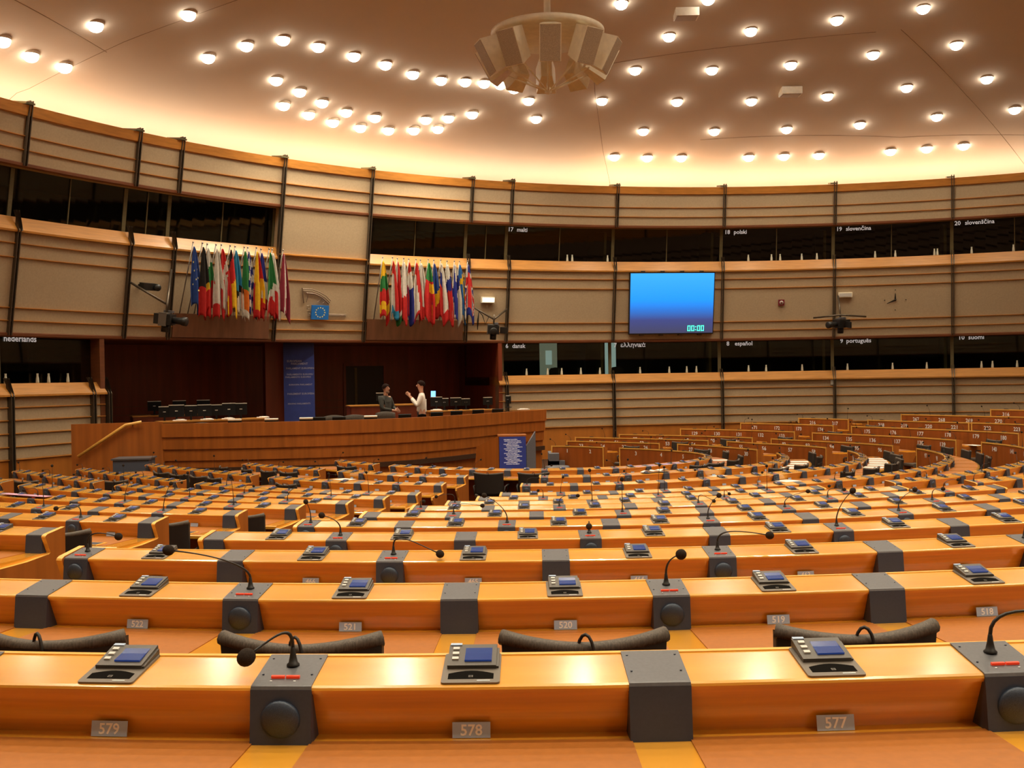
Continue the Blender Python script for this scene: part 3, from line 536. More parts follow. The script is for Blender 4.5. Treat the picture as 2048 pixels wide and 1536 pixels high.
# the bends of the microphones one can make out, by row and unit number from the left; others share a few shapes
MICS = {(13, 0): ((-.068, -.05, .0), .018), (13, 2): ((.26, -.05, .02), .03), (12, 0): ((-.205, -.12, .105), 0), (12, 2): ((.030, -.07, .070), .0),
        (11, 0): ((.165, -.03, .040), .02), (11, 2): ((.20, -.06, -.02), .03), (11, 4): ((.20, -.05, .03), .02), (10, 1): ((-.085, -.03, .075), 0), (10, 3): ((-.012, -.12, .02), .01),
        (10, 5): ((.08, -.02, .15), 0), (9, 0): ((-.02, -.02, .10), 0), (9, 2): ((-.14, 0, .14), 0), (9, 4): ((.07, 0, .11), 0), (9, 6): ((.12, 0, .10), 0),
        (8, 1): ((.22, 0, .03), .02), (8, 3): ((0, 0, .21), 0), (8, 5): ((.19, 0, .08), 0), (8, 7): ((.10, 0, .05), .02), (7, 0): ((.02, 0, .02), .0), (7, 4): ((.14, 0, -.02), .03), (7, 6): ((.17, 0, .03), .02),
        (6, 2): ((-.02, 0, .27), 0), (6, 4): ((.05, 0, .0), .02), (5, 1): ((-.05, 0, .05), .03), (5, 3): ((.02, 0, .30), 0), (5, 5): ((0, 0, .24), 0), (4, 1): ((.03, 0, .16), 0), (4, 3): ((.0, 0, .25), 0)}
MICGEN = [mic(t, h) for t, h in (((.16, -.02, .06), .02), ((-.12, .02, .09), .01), ((.05, .03, .18), 0), ((-.18, -.03, .03), .03), ((.10, .05, .12), 0), ((-.04, .02, .22), 0))]
def plate(num, w_, h_, back='plate'):
    mb = MB()
    if back: mb.box(-w_/2, w_/2, -h_/2, h_/2, 0, .002, back)
    if num: add_text(mb, num, h_*(.98 if back else 1.0), 'digit', Matrix.Translation((0, -.001, .0026)), .02)
    return mb.mesh('number_plate')
def chair_mesh():
    pr = [MB() for _ in range(4)]
    b = pr[0]; nx, nz = 10, 7; vs = []
    for side in (0, 1):
        for j in range(nz+1):
            for i in range(nx+1):
                u = -1+2*i/nx; v = j/nz; x = .21*u*(.93+.07*v); y = -.17-.035*v+.05*u*u+.035*side*(-1); z = .44+.365*v+.022*u*u*v
                vs.append((x, y, z))
    o = (nx+1)*(nz+1); fs = []
    for j in range(nz):
        for i in range(nx):
            a = j*(nx+1)+i; fs += [(a+1, a, a+nx+1, a+nx+2), (o+a, o+a+1, o+a+nx+2, o+a+nx+1)]
    for j in range(nz): a = j*(nx+1); fs += [(a, o+a, o+a+nx+1, a+nx+1), (a+nx, a+nx+nx+1, o+a+nx+nx+1, o+a+nx)]
    for i in range(nx): fs += [(i, i+1, o+i+1, o+i)]
    b.add(vs, fs, 'chairback', None, True)
    P = [(.21*u, -.2225+.05*u*u, .806+.022*u*u) for u in [-1+2*i/12 for i in range(13)]]
    b.tube(P, [.017+.003*abs(-1+2*i/12) for i in range(13)], 'chair', 10)
    s = pr[1]; s.prism([(-.17, .41), (.20, .42), (.225, .44), (.22, .475), (.19, .49), (-.16, .47), (-.18, .45)], -.20, .20, 'chair')
    p = pr[2]; p.lathe([(.17, 0), (.17, .02), (.05, .035), (.03, .06), (.03, .41)], 'steel', 14)
    h = pr[3]; h.tube([(.0+.020*cos(a), -.235+.03*sin(a)*0-.012*cos(a), .79+.055*sin(a)) for a in [pi*i/8 for i in range(9)]], .0045, 'chairback', 6)
    ar = MB()
    for sgn in (-1, 1): ar.tube([(.205*sgn, -.16, .45), (.225*sgn, -.15, .60), (.225*sgn, .06, .62), (.215*sgn, .08, .60), (.20*sgn, .05, .46)], .012, 'chairback', 6)
    return [x.mesh(nm) for x, nm in zip(pr+[ar], ('backrest', 'seat', 'pedestal', 'handle_loop', 'armrest'))]
CHM = chair_mesh()
def chair(k, t, label, n=.47, turn=0., group=None):
    p = pth(k, t); nn, d = nrm(k, t); a = atan2(d.y, d.x)
    r = thing('swivel_chair', label, 'chair', (p.x+nn.x*n, p.y+nn.y*n, rise(k)), a+turn, group)
    for me, nm in zip(CHM, ('backrest', 'seat', 'pedestal', 'handle_loop', 'armrest')): link(me, nm, r)
    return r
# floor steps ------------------------------------------------------
TR = {1: (-100, 175), 2: (-100, 175), 3: (-95, 172), 4: (-88, 168), 5: (-82, 158), 6: (-60, 148), 7: (-52, 138), 8: (-46, 132), 9: (-42, 122), 10: (-38, 108), 11: (-36, 96), 12: (-35, 92), 13: (-34, 88)}
for k in range(1, 14):
    mb = MB(); t0, t1 = TR[k]; n = 90; z = rise(k); zl = FL-.05; vs = []
    for i in range(n+1):
        t = t0+(t1-t0)*i/n; a = pth(k, t); na = nrm(k, t)[0]
        if k < 13: b = pth(k+1, t); nb = nrm(k+1, t)[0]; bw = b+nb*.03
        else: bw = a+na*1.15
        aw = a+na*.0
        vs += [(aw.x, aw.y, z), (bw.x, bw.y, z), (bw.x, bw.y, zl), (aw.x, aw.y, zl)]
    fs = [(i*4+j, i*4+(j+1) % 4, (i+1)*4+(j+1) % 4, (i+1)*4+j) for i in range(n) for j in range(4)]+[(3, 2, 1, 0), (n*4, n*4+1, n*4+2, n*4+3)]
    mb.add(vs, fs, 'carpet'); struct(mb.obj('floor_step'))
mb = MB(); vs = []
for i in range(41):
    t = -34+122*i/40; a = pth(13, t); na = nrm(13, t)[0]; p = a+na*1.15; q = a+na*5.2
    vs += [(p.x, p.y, -1.27), (q.x, q.y, -1.27), (q.x, q.y, FL), (p.x, p.y, FL)]
mb.add(vs, [(i*4+j, i*4+(j+1) % 4, (i+1)*4+(j+1) % 4, (i+1)*4+j) for i in range(40) for j in range(4)]+[(3, 2, 1, 0), (160, 161, 162, 163)], 'carpet'); struct(mb.obj('floor_step'))
# desk benches -----------------------------------------------------
ENDP = [(-.012, .008), (.132, -.014), (.148, -.022), (.152, -.030), (.112, -.122), (.125, -.130), (.30, -.145), (.545, -.150), (.548, -.19), (.46, -.30), (.34, -.60), (.32, -.84), (-.012, -.84)]
def end_panel(k, t, root, org, side):
    p = pth(k, t); nn, d = nrm(k, t); z = -HT[k-1]; mb = MB(); th = .028
    off = d*(.0 if side > 0 else -th)
    vs = [(p.x+nn.x*a+off.x-org.x, p.y+nn.y*a+off.y-org.y, z+b-org.z) for a, b in ENDP]+[(p.x+nn.x*a+off.x+d.x*th-org.x, p.y+nn.y*a+off.y+d.y*th-org.y, z+b-org.z) for a, b in ENDP]
    n = len(ENDP); mb.add(vs, [tuple(range(n)), tuple(range(2*n-1, n-1, -1))], 'podium')
    mb.add(vs, [(i, n+i, n+(i+1) % n, (i+1) % n) for i in range(n)], 'wood_trim'); mb.obj('end_panel', root)
NEAR_TXT = {10, 11, 12, 13}
START = {13: 577, 12: 520, 11: 464, 10: 411, 9: 358, 8: 306, 7: 258, 6: 211}
def bench(bi, k, first, ths, nums, label):
    n = len(ths)-1; z = -HT[k-1]; tm = (ths[0]+ths[-1])/2; p = pth(k, tm); org = Vector((p.x, p.y, rise(k)))
    far = tm > 75; near = k >= 9 and not far
    root = thing('curved_desk', label, 'desk', org, 0, 'curved desks of the hemicycle')
    hw = degrees(.058/rad(k, ths[0])); hw2 = degrees(.058/rad(k, ths[-1])); a, b = ths[0]-hw, ths[-1]+hw2
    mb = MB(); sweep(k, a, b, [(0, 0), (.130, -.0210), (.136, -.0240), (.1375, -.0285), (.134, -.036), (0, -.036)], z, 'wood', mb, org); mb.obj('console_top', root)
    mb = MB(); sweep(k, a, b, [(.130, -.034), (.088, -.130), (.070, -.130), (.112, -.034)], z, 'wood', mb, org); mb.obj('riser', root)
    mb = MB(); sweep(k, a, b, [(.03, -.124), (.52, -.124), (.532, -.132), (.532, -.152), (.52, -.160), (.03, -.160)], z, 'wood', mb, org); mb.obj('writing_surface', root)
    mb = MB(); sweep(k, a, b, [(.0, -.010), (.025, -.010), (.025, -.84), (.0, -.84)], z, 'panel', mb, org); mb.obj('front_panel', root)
    mb = MB(); sweep(k, a, b, [(.007, .0012), (.007, -.016), (-.008, -.022), (-.008, .0012)], z, 'wood_trim', mb, org); mb.obj('edge_trim', root)
    end_panel(k, a, root, org, -1); end_panel(k, b, root, org, 1)
    if k > 2 and not far:
        for t in (ths[0]+hw*3.1, ths[-1]-hw2*3.1):
            q = pth(k, t); nn, d = nrm(k, t); mb = MB(); mb.box(-.075, .075, -.515, -.40, -.1215, -.116, 'wood_trim'); mb.box(-.058, .058, -.50, -.415, -.1165, -.1145, 'unitdark')
            mb.obj('socket_tray', root, (q.x-org.x, q.y-org.y, z-org.z), atan2(d.y, d.x))
    for i, t in enumerate(ths):
        q = pth(k, t); nn, d = nrm(k, t); rz = atan2(d.y, d.x); loc = (q.x-org.x, q.y-org.y, z-org.z)
        sp = (i % 2 == 0) == (first == 'm')
        u = link(U_SP if sp else U_BL, 'speaker_unit' if sp else 'blank_unit', root, loc, rz)
        if sp:
            link(DOME, 'loudspeaker', u)
            link(REDK, 'red_key', u)
            me = None
            if not far:
                key = (k, i+MOFF.get(bi, 0))
                if bi in MAINB and key in MICS: me = mic(*MICS[key])
            link(me or random.choice(MICGEN), 'microphone', u)
    for i in range(n):
        t = (ths[i]+ths[i+1])/2; q = pth(k, t); nn, d = nrm(k, t); rz = atan2(d.y, d.x); loc = (q.x-org.x, q.y-org.y, z-org.z)
        if near:
            c = link(CON, 'voting_console', root, loc, rz); link(SCRM, 'display', c); link(KEYM, 'keys', c); link(TABM, 'latch', c)
        else: link(CON_FAR, 'voting_console', root, loc, rz)
        # leather writing pad
        dt = degrees(.052/rad(k, t)); mb = MB(); sweep(k, ths[i]+dt, ths[i+1]-dt, [(.136, -.1240), (.136, -.1212), (.50, -.1212), (.50, -.1240)], z, 'leather', mb, org); mb.obj('leather_pad', root)
        num = str(nums[i])
        R = Matrix.Rotation(rz, 4, 'Z')
        if not far:     # plate at the foot of the riser, facing the seat
            m_ = link(plate(num if k in NEAR_TXT else '', .070, .028), 'number_plate', root)
            m_.matrix_local = Matrix.Translation(loc) @ R @ Matrix.Translation((0, -.112, -.1095)) @ Matrix.Rotation(pi/2-.18, 4, 'X')
        if (far or (t > 55 and k < 8)) :   # white number on the outer front panel, facing the middle of the hall
            m_ = link(plate(num, .12, .115, None), 'seat_number', root)
            m_.matrix_local = Matrix.Translation(loc) @ R @ Matrix.Translation((0, .004, -.115)) @ Matrix.Rotation(pi, 4, 'Z') @ Matrix.Rotation(pi/2, 4, 'X')
    return root
MAINB = set(); MOFF = {}
for bi, (k, first, ths) in enumerate(BLOCKS):
    if ths[0] > -22 and ths[0] < 12 and k > 3: MAINB.add(bi)
    if k == 13: MOFF[bi] = -2
    if k == 12: MOFF[bi] = -3
NAMES = {1: 'innermost row', 2: 'second row from the middle', 3: 'third row from the middle', 4: 'fourth row from the middle', 5: 'fifth row from the middle', 6: 'sixth row from the middle', 7: 'seventh row from the middle',
         8: 'eighth row from the middle', 9: 'fifth row from the camera', 10: 'fourth row from the camera', 11: 'third row from the camera', 12: 'second row from the camera', 13: 'nearest row'}
FSTART = {1: 1, 2: 23, 3: 50, 4: 87, 5: 129, 6: 171, 7: 216, 8: 267, 9: 316}
# number the seats: clockwise from the far end in the inner rows, from the known plates in the near rows
byrow = {}
for bi, (k, first, ths) in enumerate(BLOCKS): byrow.setdefault(k, []).append(bi)
SEATS = {}
for k, bl in byrow.items():
    bl = sorted(bl, key=lambda b: -BLOCKS[b][2][0])
    c = FSTART.get(k)
    if k >= 10:
        for b in bl:
            n = len(BLOCKS[b][2])-1
            left = {13: 580, 12: 524, 11: 467, 10: 416}[k]
            SEATS[b] = [left-i for i in range(n)] if BLOCKS[b][2][0] > -24 else [left+n+1-i for i in range(n)]
    else:
        for b in bl:
            n = len(BLOCKS[b][2])-1; SEATS[b] = [c+n-1-i for i in range(n)]; c += n
FARI = {}
for k in byrow:
    fb = sorted([b for b in byrow[k] if (BLOCKS[b][2][0]+BLOCKS[b][2][-1])/2 > 90], key=lambda b: -BLOCKS[b][2][0])
    for i, b in enumerate(fb): FARI[b] = i
for bi, (k, first, ths) in enumerate(BLOCKS):
    tm = (ths[0]+ths[-1])/2; s = SEATS[bi]
    if k == 13: lb = 'nearest curved wooden desk, seats 579, 578 and 577, along the bottom edge'
    elif k == 12: lb = 'curved wooden desk with seats 522 to 518, just beyond the nearest desk'
    elif k == 11: lb = 'curved wooden desk with seat plates 467 to 464, third from the camera'
    elif tm > 90: lb = '%s far desk, front numbers start at %s, %s' % (('left', 'middle', 'right')[FARI.get(bi, 0)], min(s), NAMES[k])
    elif tm < -45: lb = 'short curved desk near the podium stairs, %s, at far left' % NAMES[k]
    elif ths[-1] < -10: lb = 'curved desk left of the aisle, %s' % NAMES[k]
    elif k in (5, 6) and ths[0] > 15: lb = 'curved desk right of the right-hand aisle, %s' % NAMES[k]
    else: lb = 'long curved desk between the aisles, %s' % NAMES[k]
    bench(bi, k, first, ths, s, lb)
# chairs -----------------------------------------------------------
for i, (t, lb) in enumerate(((-7.4, 'dark leather chair back at the left edge below plate 522'), (-5.3, 'dark leather chair back facing plate 521'), (-3.1, 'dark leather chair back in the middle facing plate 520'),
        (-.9, 'dark leather chair back facing plate 519 behind console 577'), (1.25, 'dark leather chair back below plate 518, cut by the right edge'))):
    chair(12, t, lb)
chair(9, -16.7, 'dark chair in the left aisle beside the desk end nearest the left edge', .5, .35)
chair(8, -17.1, 'dark chair standing in the left aisle, second from the left edge', .5, .2)
chair(7, -17.5, 'dark chair in the left aisle, third from the left edge', .5, .15)
chair(1, -33.6, 'left of the two black chair backs before the innermost desk', .55).scale = (1.25, 1, 1)
chair(1, -19.5, 'right of the two black chair backs before the innermost desk', .55).scale = (1.25, 1, 1)
for i, (k, t) in enumerate(((2, -82.5), (2, -76.5), (2, -71.6), (2, -66.9), (3, -73.1), (3, -68.9), (3, -63.7), (3, -59.3))):
    chair(k, t, '%s dark chair from the left behind the %s short desk near the podium' % (ORD[i % 4], 'second' if k == 2 else 'third'), .5, random.uniform(-.3, .3), 'dark chairs behind the short far left desks')
chair(1, -86, 'dark chair at the end of the smallest desk before the podium', .5, .3)
chair(3, -43.3, 'dark chair with a curved back left of the aisle, third row', .5)
chair(4, -62.0, 'dark chair turned sideways between two far left desks', .5, .8)
chair(5, -59.0, 'dark chair at the left edge in the fifth row', .5, .5)
for i, (k, t) in enumerate(((1, 55.7), (1, 66.4), (1, 80), (1, 95), (1, 113), (1, 125))):
    chair(k, t, '%s dark chair round the bend of the innermost desk, counted from the near side' % ORD[i], .5, random.uniform(-.3, .3), 'dark chairs round the bend of the innermost desk')
for i, (k, t) in enumerate(((2, 46.7), (2, 55), (2, 78), (2, 88))):
    chair(k, t, '%s dark chair at the bend of the second desk, counted from the near side' % ORD[i], .5, random.uniform(-.3, .3), 'dark chairs at the bend of the second desk')
for i, (k, t) in enumerate(((3, 42.8), (3, 50.4), (3, 60), (3, 68), (3, 77), (3, 84))):
    chair(k, t, '%s dark chair at the paper-strewn bend of the third desk, from the near side' % ORD[i], .5, random.uniform(-.4, .4), 'dark chairs at the bend of the third desk')
for i, (k, t) in enumerate(((4, 70), (4, 76), (4, 82), (4, 88))):
    chair(k, t, '%s dark chair from the right in the curved line behind the fourth desk' % ORD[i], .5, 0, 'dark chairs behind the fourth desk at right')
for k, t, lb in ((1, 158.6, 'dark chair in the gap between numbers two and three, nearest far row'), (2, 144.6, 'dark chair in the gap after number 26, second far row'), (3, 136, 'dark chair in the gap left of number 56'), (4, 127, 'dark chair in the gap of the fourth far row'),
                 (3, 99.5, 'dark chair beside the ledge right of number 60'), (4, 93.5, 'dark chair in the gap after number 96'), (5, 121.5, 'dark chair in the gap of the fifth far row'), (5, 90, 'dark chair with white paper at the far right gap'), (6, 119, 'dark chair in the gap of the sixth far row')):
    chair(k, t, lb, .45)
# papers on the desks ------------------------------------------------
def sheet(k, t, n0, n1, wd, zoff, label, mt='paper', group=None, thick=.004):
    p = pth(k, t); nn, d = nrm(k, t); z = -HT[k-1]+zoff; T = Matrix.Translation((p.x, p.y, z)) @ Matrix.Rotation(atan2(d.y, d.x), 4, 'Z'); mb = MB(); mb.box(-wd/2, wd/2, -n1, -n0, 0, thick, mt)
    o = mb.obj('paper_sheet' if thick < .01 else 'paper_stack'); o.matrix_world = T; tag(o, label, 'paper', group)
for i in range(5): sheet(3, 62+4.6*i, .16, .48, .22, -.121, '%s white paper stack from the near side on the bend of the third desk' % ORD[i], 'paper', 'white papers on the bend of the third desk', .012)
for i in range(4): sheet(2, 60+6*i, .16, .48, .22, -.121, '%s white paper stack from the near side on the bend of the second desk' % ORD[i], 'paper', 'white papers on the bend of the second desk', .012)
sheet(1, 100, .16, .46, .21, -.121, 'white papers on the innermost desk at its bend', 'paper', None, .012)
sheet(3, 33.5, .10, .40, .30, -.121, 'white sheet sticking out from the third desk, right of centre', 'paper')
sheet(2, 34.5, .10, .40, .30, -.121, 'white sheet on the second desk, right of centre', 'paper')
sheet(6, -21.5, .15, .42, .32, -.121, 'white sheet on the ledge at the end of the left desk', 'paper')
sheet(2, -55, .15, .42, .32, -.121, 'white sheet before the smallest desk at the podium', 'paper')
sheet(5, 92, .30, .50, .30, -.121, 'white sheet on the far ledge at the right', 'paper')
sheet(7, -34.5, .02, .12, .40, .002, 'left of the two lilac reflections set as sheets on the far left desk', 'pink')
sheet(7, -32.6, .02, .12, .36, .002, 'right of the two lilac reflections set as sheets on the far left desk', 'pink')
mb = MB(); random.seed(3); n = 8; vs = [(-.26+.52*i/n, -.02-.09*j/3+random.uniform(-.006, .006), .004+random.uniform(0, .035)*(0 < i < n)) for j in range(4) for i in range(n+1)]
mb.add(vs+[(x, y, -.004-.02*0) for x, y, _ in vs], [(j*9+i, (j+1)*9+i, (j+1)*9+i+1, j*9+i+1) for j in range(3) for i in range(8)]+[(36+j*9+i, 36+j*9+i+1, 36+(j+1)*9+i+1, 36+(j+1)*9+i) for j in range(3) for i in range(8)], 'paper')
p = pth(2, 17.4); nn, d = nrm(2, 17.4); o = mb.obj('crumpled_bag', None, (p.x, p.y, -HT[1]+.004), atan2(d.y, d.x)); tag(o, 'crumpled pale plastic bag lying on the second desk', 'bag')
# ------------------------------------------------------------------ the podium
PC = [(-7.12, 21.55), (-6.3, 21.5), (-5.43, 21.55), (-4.4, 21.68), (-3.4, 21.95), (-2.45, 22.45), (-1.6, 23.25), (-.9, 24.2), (-.2, 25.25), (.35, 26.0), (.80, 26.6)]
def pline(mb, pts, prof, mt, caps=True):      # prof (n, z), n to the right-hand side of travel = towards the hall
    n = len(pts); m = len(prof); vs = []
    for i, p in enumerate(pts):
        a = Vector(pts[max(0, i-1)]); b = Vector(pts[min(n-1, i+1)]); d = (b-a).normalized(); nn = Vector((d.y, -d.x))
        vs += [(p[0]+nn.x*q, p[1]+nn.y*q, z) for q, z in prof]
    fs = [(i*m+j, i*m+(j+1) % m, (i+1)*m+(j+1) % m, (i+1)*m+j) for i in range(n-1) for j in range(m)]
    if caps: fs += [tuple(range(m-1, -1, -1)), tuple(range((n-1)*m, n*m))]
    mb.add(vs, fs, mt)
def smooth(pts, k=4):
    out = []
    for i in range(len(pts)-1):
        p0, p1, p2, p3 = pts[max(0, i-1)], pts[i], pts[i+1], pts[min(len(pts)-1, i+2)]
        for j in range(k):
            t = j/k; out.append(tuple(.5*((2*b)+(-a+c)*t+(2*a-5*b+4*c-d)*t*t+(-a+3*b-3*c+d)*t**3) for a, b, c, d in zip(p0, p1, p2, p3)))
    return out+[pts[-1]]
PS = smooth([Vector(p) for p in PC]); PS = [(p[0], p[1]) for p in PS]
pod = thing('podium', 'long curved wooden podium with lapped boards below the flags', 'podium', (0, 0, 0))
bands = [(-.84, -1.115, .06), (-1.10, -1.365, .02), (-1.35, -1.60, -.02), (-1.585, -1.86, -.06), (-1.845, FL, -.10)]
for i, (za, zb, o) in enumerate(bands):
    mb = MB(); pline(mb, PS, [(o, za), (o, zb), (o-.08, zb), (o-.08, za)], 'podium'); mb.obj('front_board', pod)
mb = MB(); fl = list(PS)+[tuple(wp(RA-1.5, 0, -3.2)[:2]), tuple(wp(-30, 0, -3.2)[:2]), tuple(wp(-36, 0, -3.2)[:2]), tuple(wp(-42, 0, -3.2)[:2]), tuple(wp(-48, 0, -3.2)[:2]), tuple(wp(-56.5, 0, -3.2)[:2]), tuple(wp(-57, 0, .05)[:2])]
n = len(fl); mb.add([(x, y, -1.75) for x, y in fl]+[(x, y, -1.85) for x, y in fl], [tuple(range(n)), tuple(range(2*n-1, n-1, -1))]+[(i, n+i, n+(i+1) % n, (i+1) % n) for i in range(n)], 'carpet'); mb.obj('platform', pod)
# side wall with handrail at the left
mb = MB(); q = [(-8.75, 21.0), (-7.12, 21.56)]
pline(mb, q, [(.02, -.80), (.02, FL), (-.06, FL), (-.06, -.80)], 'podium')
st = mb.obj('stair_parapet'); tag(st, 'plain wooden stair side panel carrying a sloping handrail', 'panel')
mb = MB(); d = Vector((1.63, .56, 0)).normalized(); nn = Vector((d.y, -d.x, 0)); b0 = Vector((-8.75, 21.0, 0))
P = [b0+d*.12+nn*.13+Vector((0, 0, -1.44)), b0+d*1.02+nn*.13+Vector((0, 0, -.84)), b0+d*1.32+nn*.13+Vector((0, 0, -.79))]
mb.tube(P, .032, 'wood_trim', 10)
for p in (b0+d*.35+Vector((0, 0, -1.32)), b0+d*1.15+Vector((0, 0, -.86))): mb.tube([p+nn*.01, p+nn*.13+Vector((0, 0, .02))], .012, 'metal', 6)
tag(mb.obj('handrail'), 'sloping round wooden handrail on the stair side panel', 'handrail')
mb = MB(); T = frame((-7.35, 20.55, FL), (.95, .12, 0), (-.12, .95, 0)); mb.box(-.33, .33, -.3, .3, 0, .98, 'bluegrey', T); mb.box(-.36, .36, -.33, .33, .98, 1.01, 'unit', T); tag(mb.obj('low_cabinet'), 'dark blue low cabinet before the handrail', 'cabinet')
# stairs at the right end
mb = MB()
for i in range(4): mb.box(0, .62-.13*i, 0, .9, 0, .17*(i+1), 'greycarpet', Matrix.Translation((.82, 24.2, FL)))
tag(mb.obj('stair'), 'grey carpeted stair at the right end of the podium', 'stairs')
# lectern with the blue panel
lec = thing('lectern', 'wooden speaking desk with a dark blue panel full of white text', 'lectern', (0, 21.5, FL))
T = frame((-.01, 21.5, FL), (1, .05, 0), (-.05, 1, 0))
Ti = Matrix.Translation((0, -21.5, -FL)) @ T
mb = MB(); mb.box(-.27, .27, -.03, 0, .15, 1.24, 'lectblue', Ti); fp = mb.obj('front_panel', lec)
mb = MB(); rows = ['PARLEMENT EUROP\u00c9EN', 'EUROP\u00c4ISCHES PARLAMENT', 'EUROPA-PARLAMENTET', 'PARLAMENTO EUROPEO', 'EUROPEES PARLEMENT', 'EUROOPAN PARLAMENTTI', 'EUROPAPARLAMENTET', 'PARLAMENTO EUROPEU', 'EVROPSK\u00dd PARLAMENT', 'EUROOPA PARLAMENT', 'EIROPAS PARLAMENTS', 'EUROPOS PARLAMENTAS', 'EUR\u00d3PAI PARLAMENT', 'PARLAMENT EWROPEW', 'PARLAMENT EUROPEJSKI', 'EUR\u00d3PSKY PARLAMENT', 'EVROPSKI PARLAMENT']
for i, s in enumerate(rows): add_text(mb, s, .026, 'white', Ti @ Matrix.Translation((.04*((i*7) % 3-1), -.034, 1.18-.031*i)) @ Matrix.Rotation(pi/2, 4, 'X'), .01)
mb.obj('lettering', fp)
mb = MB(); mb.add([tuple(Ti @ Vector(v)) for v in ((-.29, -.03, 0), (-.29, -.03, 1.25), (-.72, .75, 1.0), (-.80, .9, 0), (-.27, 0, 0), (-.27, 0, 1.25), (-.70, .78, 1.0), (-.78, .93, 0))],
    [(0, 3, 2, 1), (4, 5, 6, 7), (1, 2, 6, 5), (0, 1, 5, 4), (2, 3, 7, 6), (3, 0, 4, 7)], 'podium'); mb.obj('side_panel', lec)
mb = MB(); mb.add([tuple(Ti @ Vector(v)) for v in ((.27, 0, 0), (.27, 0, 1.05), (.50, .7, 1.30), (.50, .7, 0), (.29, -.01, 0), (.29, -.01, 1.05), (.52, .7, 1.30), (.52, .7, 0))],
    [(0, 3, 2, 1), (4, 5, 6, 7), (1, 2, 6, 5), (0, 1, 5, 4), (2, 3, 7, 6), (3, 0, 4, 7)], 'greycarpet'); mb.obj('stair_cheek', lec)
mb = MB(); mb.box(-.29, .29, -.03, .45, 1.24, 1.27, 'podium', Ti); mb.obj('top', lec)
for x, z, lb in ((.95, 22.9, 'upper'), (1.12, 22.6, 'lower')):
    mb = MB(); mb.lathe([(.20, 0), (.27, .03), (.28, .12), (.25, .16), (.02, .17)], 'unit', 18, Matrix.Translation((x, z, FL+(.35 if lb == 'upper' else .18)))); mb.lathe([(.24, 0), (.24, .36 if lb == 'upper' else .19)], 'greycarpet', 18, Matrix.Translation((x, z, FL)))
    tag(mb.obj('round_stool'), '%s of the two rounded grey step seats right of the lectern' % lb, 'stool')
# recess: banner, column, dark doorway
mb = MB(); T = frame((-5.60, 27.9, 0), (1, .33, 0), (-.33, 1, 0)); mb.box(-.40, .40, -.01, .01, -1.12, .98, 'blue', T)
bn = mb.obj('hanging_banner'); tag(bn, 'tall dark blue banner with pale lettering hanging in the recess', 'banner')
mb = MB()
for dx, z, s, sz in ((-.20, .50, 'EUROPEAN', .075), (.02, .43, 'PARLIAMENT', .075), (.05, .31, 'PARLAMENT EUROPEEN', .068), (.04, .15, 'PARLAMENTO EUROPEU', .062), (-.04, .08, 'PARLAMENTO EUROPEO', .06), (.06, -.12, 'EUROOPA PARLAMENT', .058), (.06, -.36, 'PARLEMENT EUROP\u00c9EN', .066), (-.02, -.62, 'EIROPAS PARLAMENTS', .058)):
    add_text(mb, s, sz, 'lettergrey', T @ Matrix.Translation((dx*.6, -.014, z)) @ Matrix.Rotation(pi/2, 4, 'X'), .02)
mb.obj('lettering', bn)
mb = MB(); T = frame((-6.30, 28.1, 0), (1, .4, 0), (-.4, 1, 0)); mb.box(-.22, .9, .05, .5, -1.75, 1.0, 'redwood', T); tag(mb.obj('recess_column'), 'dark red wooden pier just behind the blue banner', 'column')
T = wframe(-31.3, -1.75, -3.28); mb = MB()
mb.box(-.62, .62, 0, 2.15, -.02, .03, 'black', T); do = struct(mb.obj('doorway_shade'))  # flat black sheet stands in for the unlit opening
mb = MB(); mb.box(-.34, -.26, .0, 2.1, .03, .045, 'khaki', T); mb.obj('door_edge', do)
mb = MB(); mb.box(-.70, -.62, 0, 2.22, -.02, .05, 'redwood', T); mb.box(.62, .70, 0, 2.22, -.02, .05, 'redwood', T); mb.box(-.70, .70, 2.15, 2.24, -.02, .05, 'redwood', T); mb.obj('door_frame', do)
# clerks' desks on the podium
def at(x, dpt, z):      # bearing and depth in the plan of the hall
    return Vector(((x-1024)/2120*dpt, dpt, z))
def desk_box(x0, x1, d0, d1, zt, name, label, mt='podium'):
    a, b = at(x0, d0, 0), at(x1, d1, 0); d = (b-a).normalized(); T = frame((a.x, a.y, -1.75), d, (-d.y, d.x, 0)); L = (b-a).length; mb = MB()
    mb.box(0, L, .0, .03, 0, zt+1.75-.03, mt, T); mb.box(-.02, L+.02, -.03, .62, zt+1.75-.03, zt+1.75, 'sillwood', T); mb.box(0, .03, 0, .6, 0, zt+1.75-.03, mt, T); mb.box(L-.03, L, 0, .6, 0, zt+1.75-.03, mt, T)
    o = mb.obj(name); tag(o, label, 'desk'); return o
desk_box(322, 532, 23.2, 24.4, -.86, 'clerk_desk', 'wooden desk with many monitors at the left of the podium')
desk_box(265, 420, 25.6, 26.4, -.80, 'clerk_desk', 'rear wooden desk at the left of the recess', 'redwood')
desk_box(700, 850, 26.6, 27.2, -.66, 'president_desk', 'dark red raised desk behind the standing men', 'redwood')
desk_box(858, 1000, 26.2, 27.0, -.82, 'clerk_desk', 'wooden desk with monitors right of the man in the white shirt')
mon_m = {}
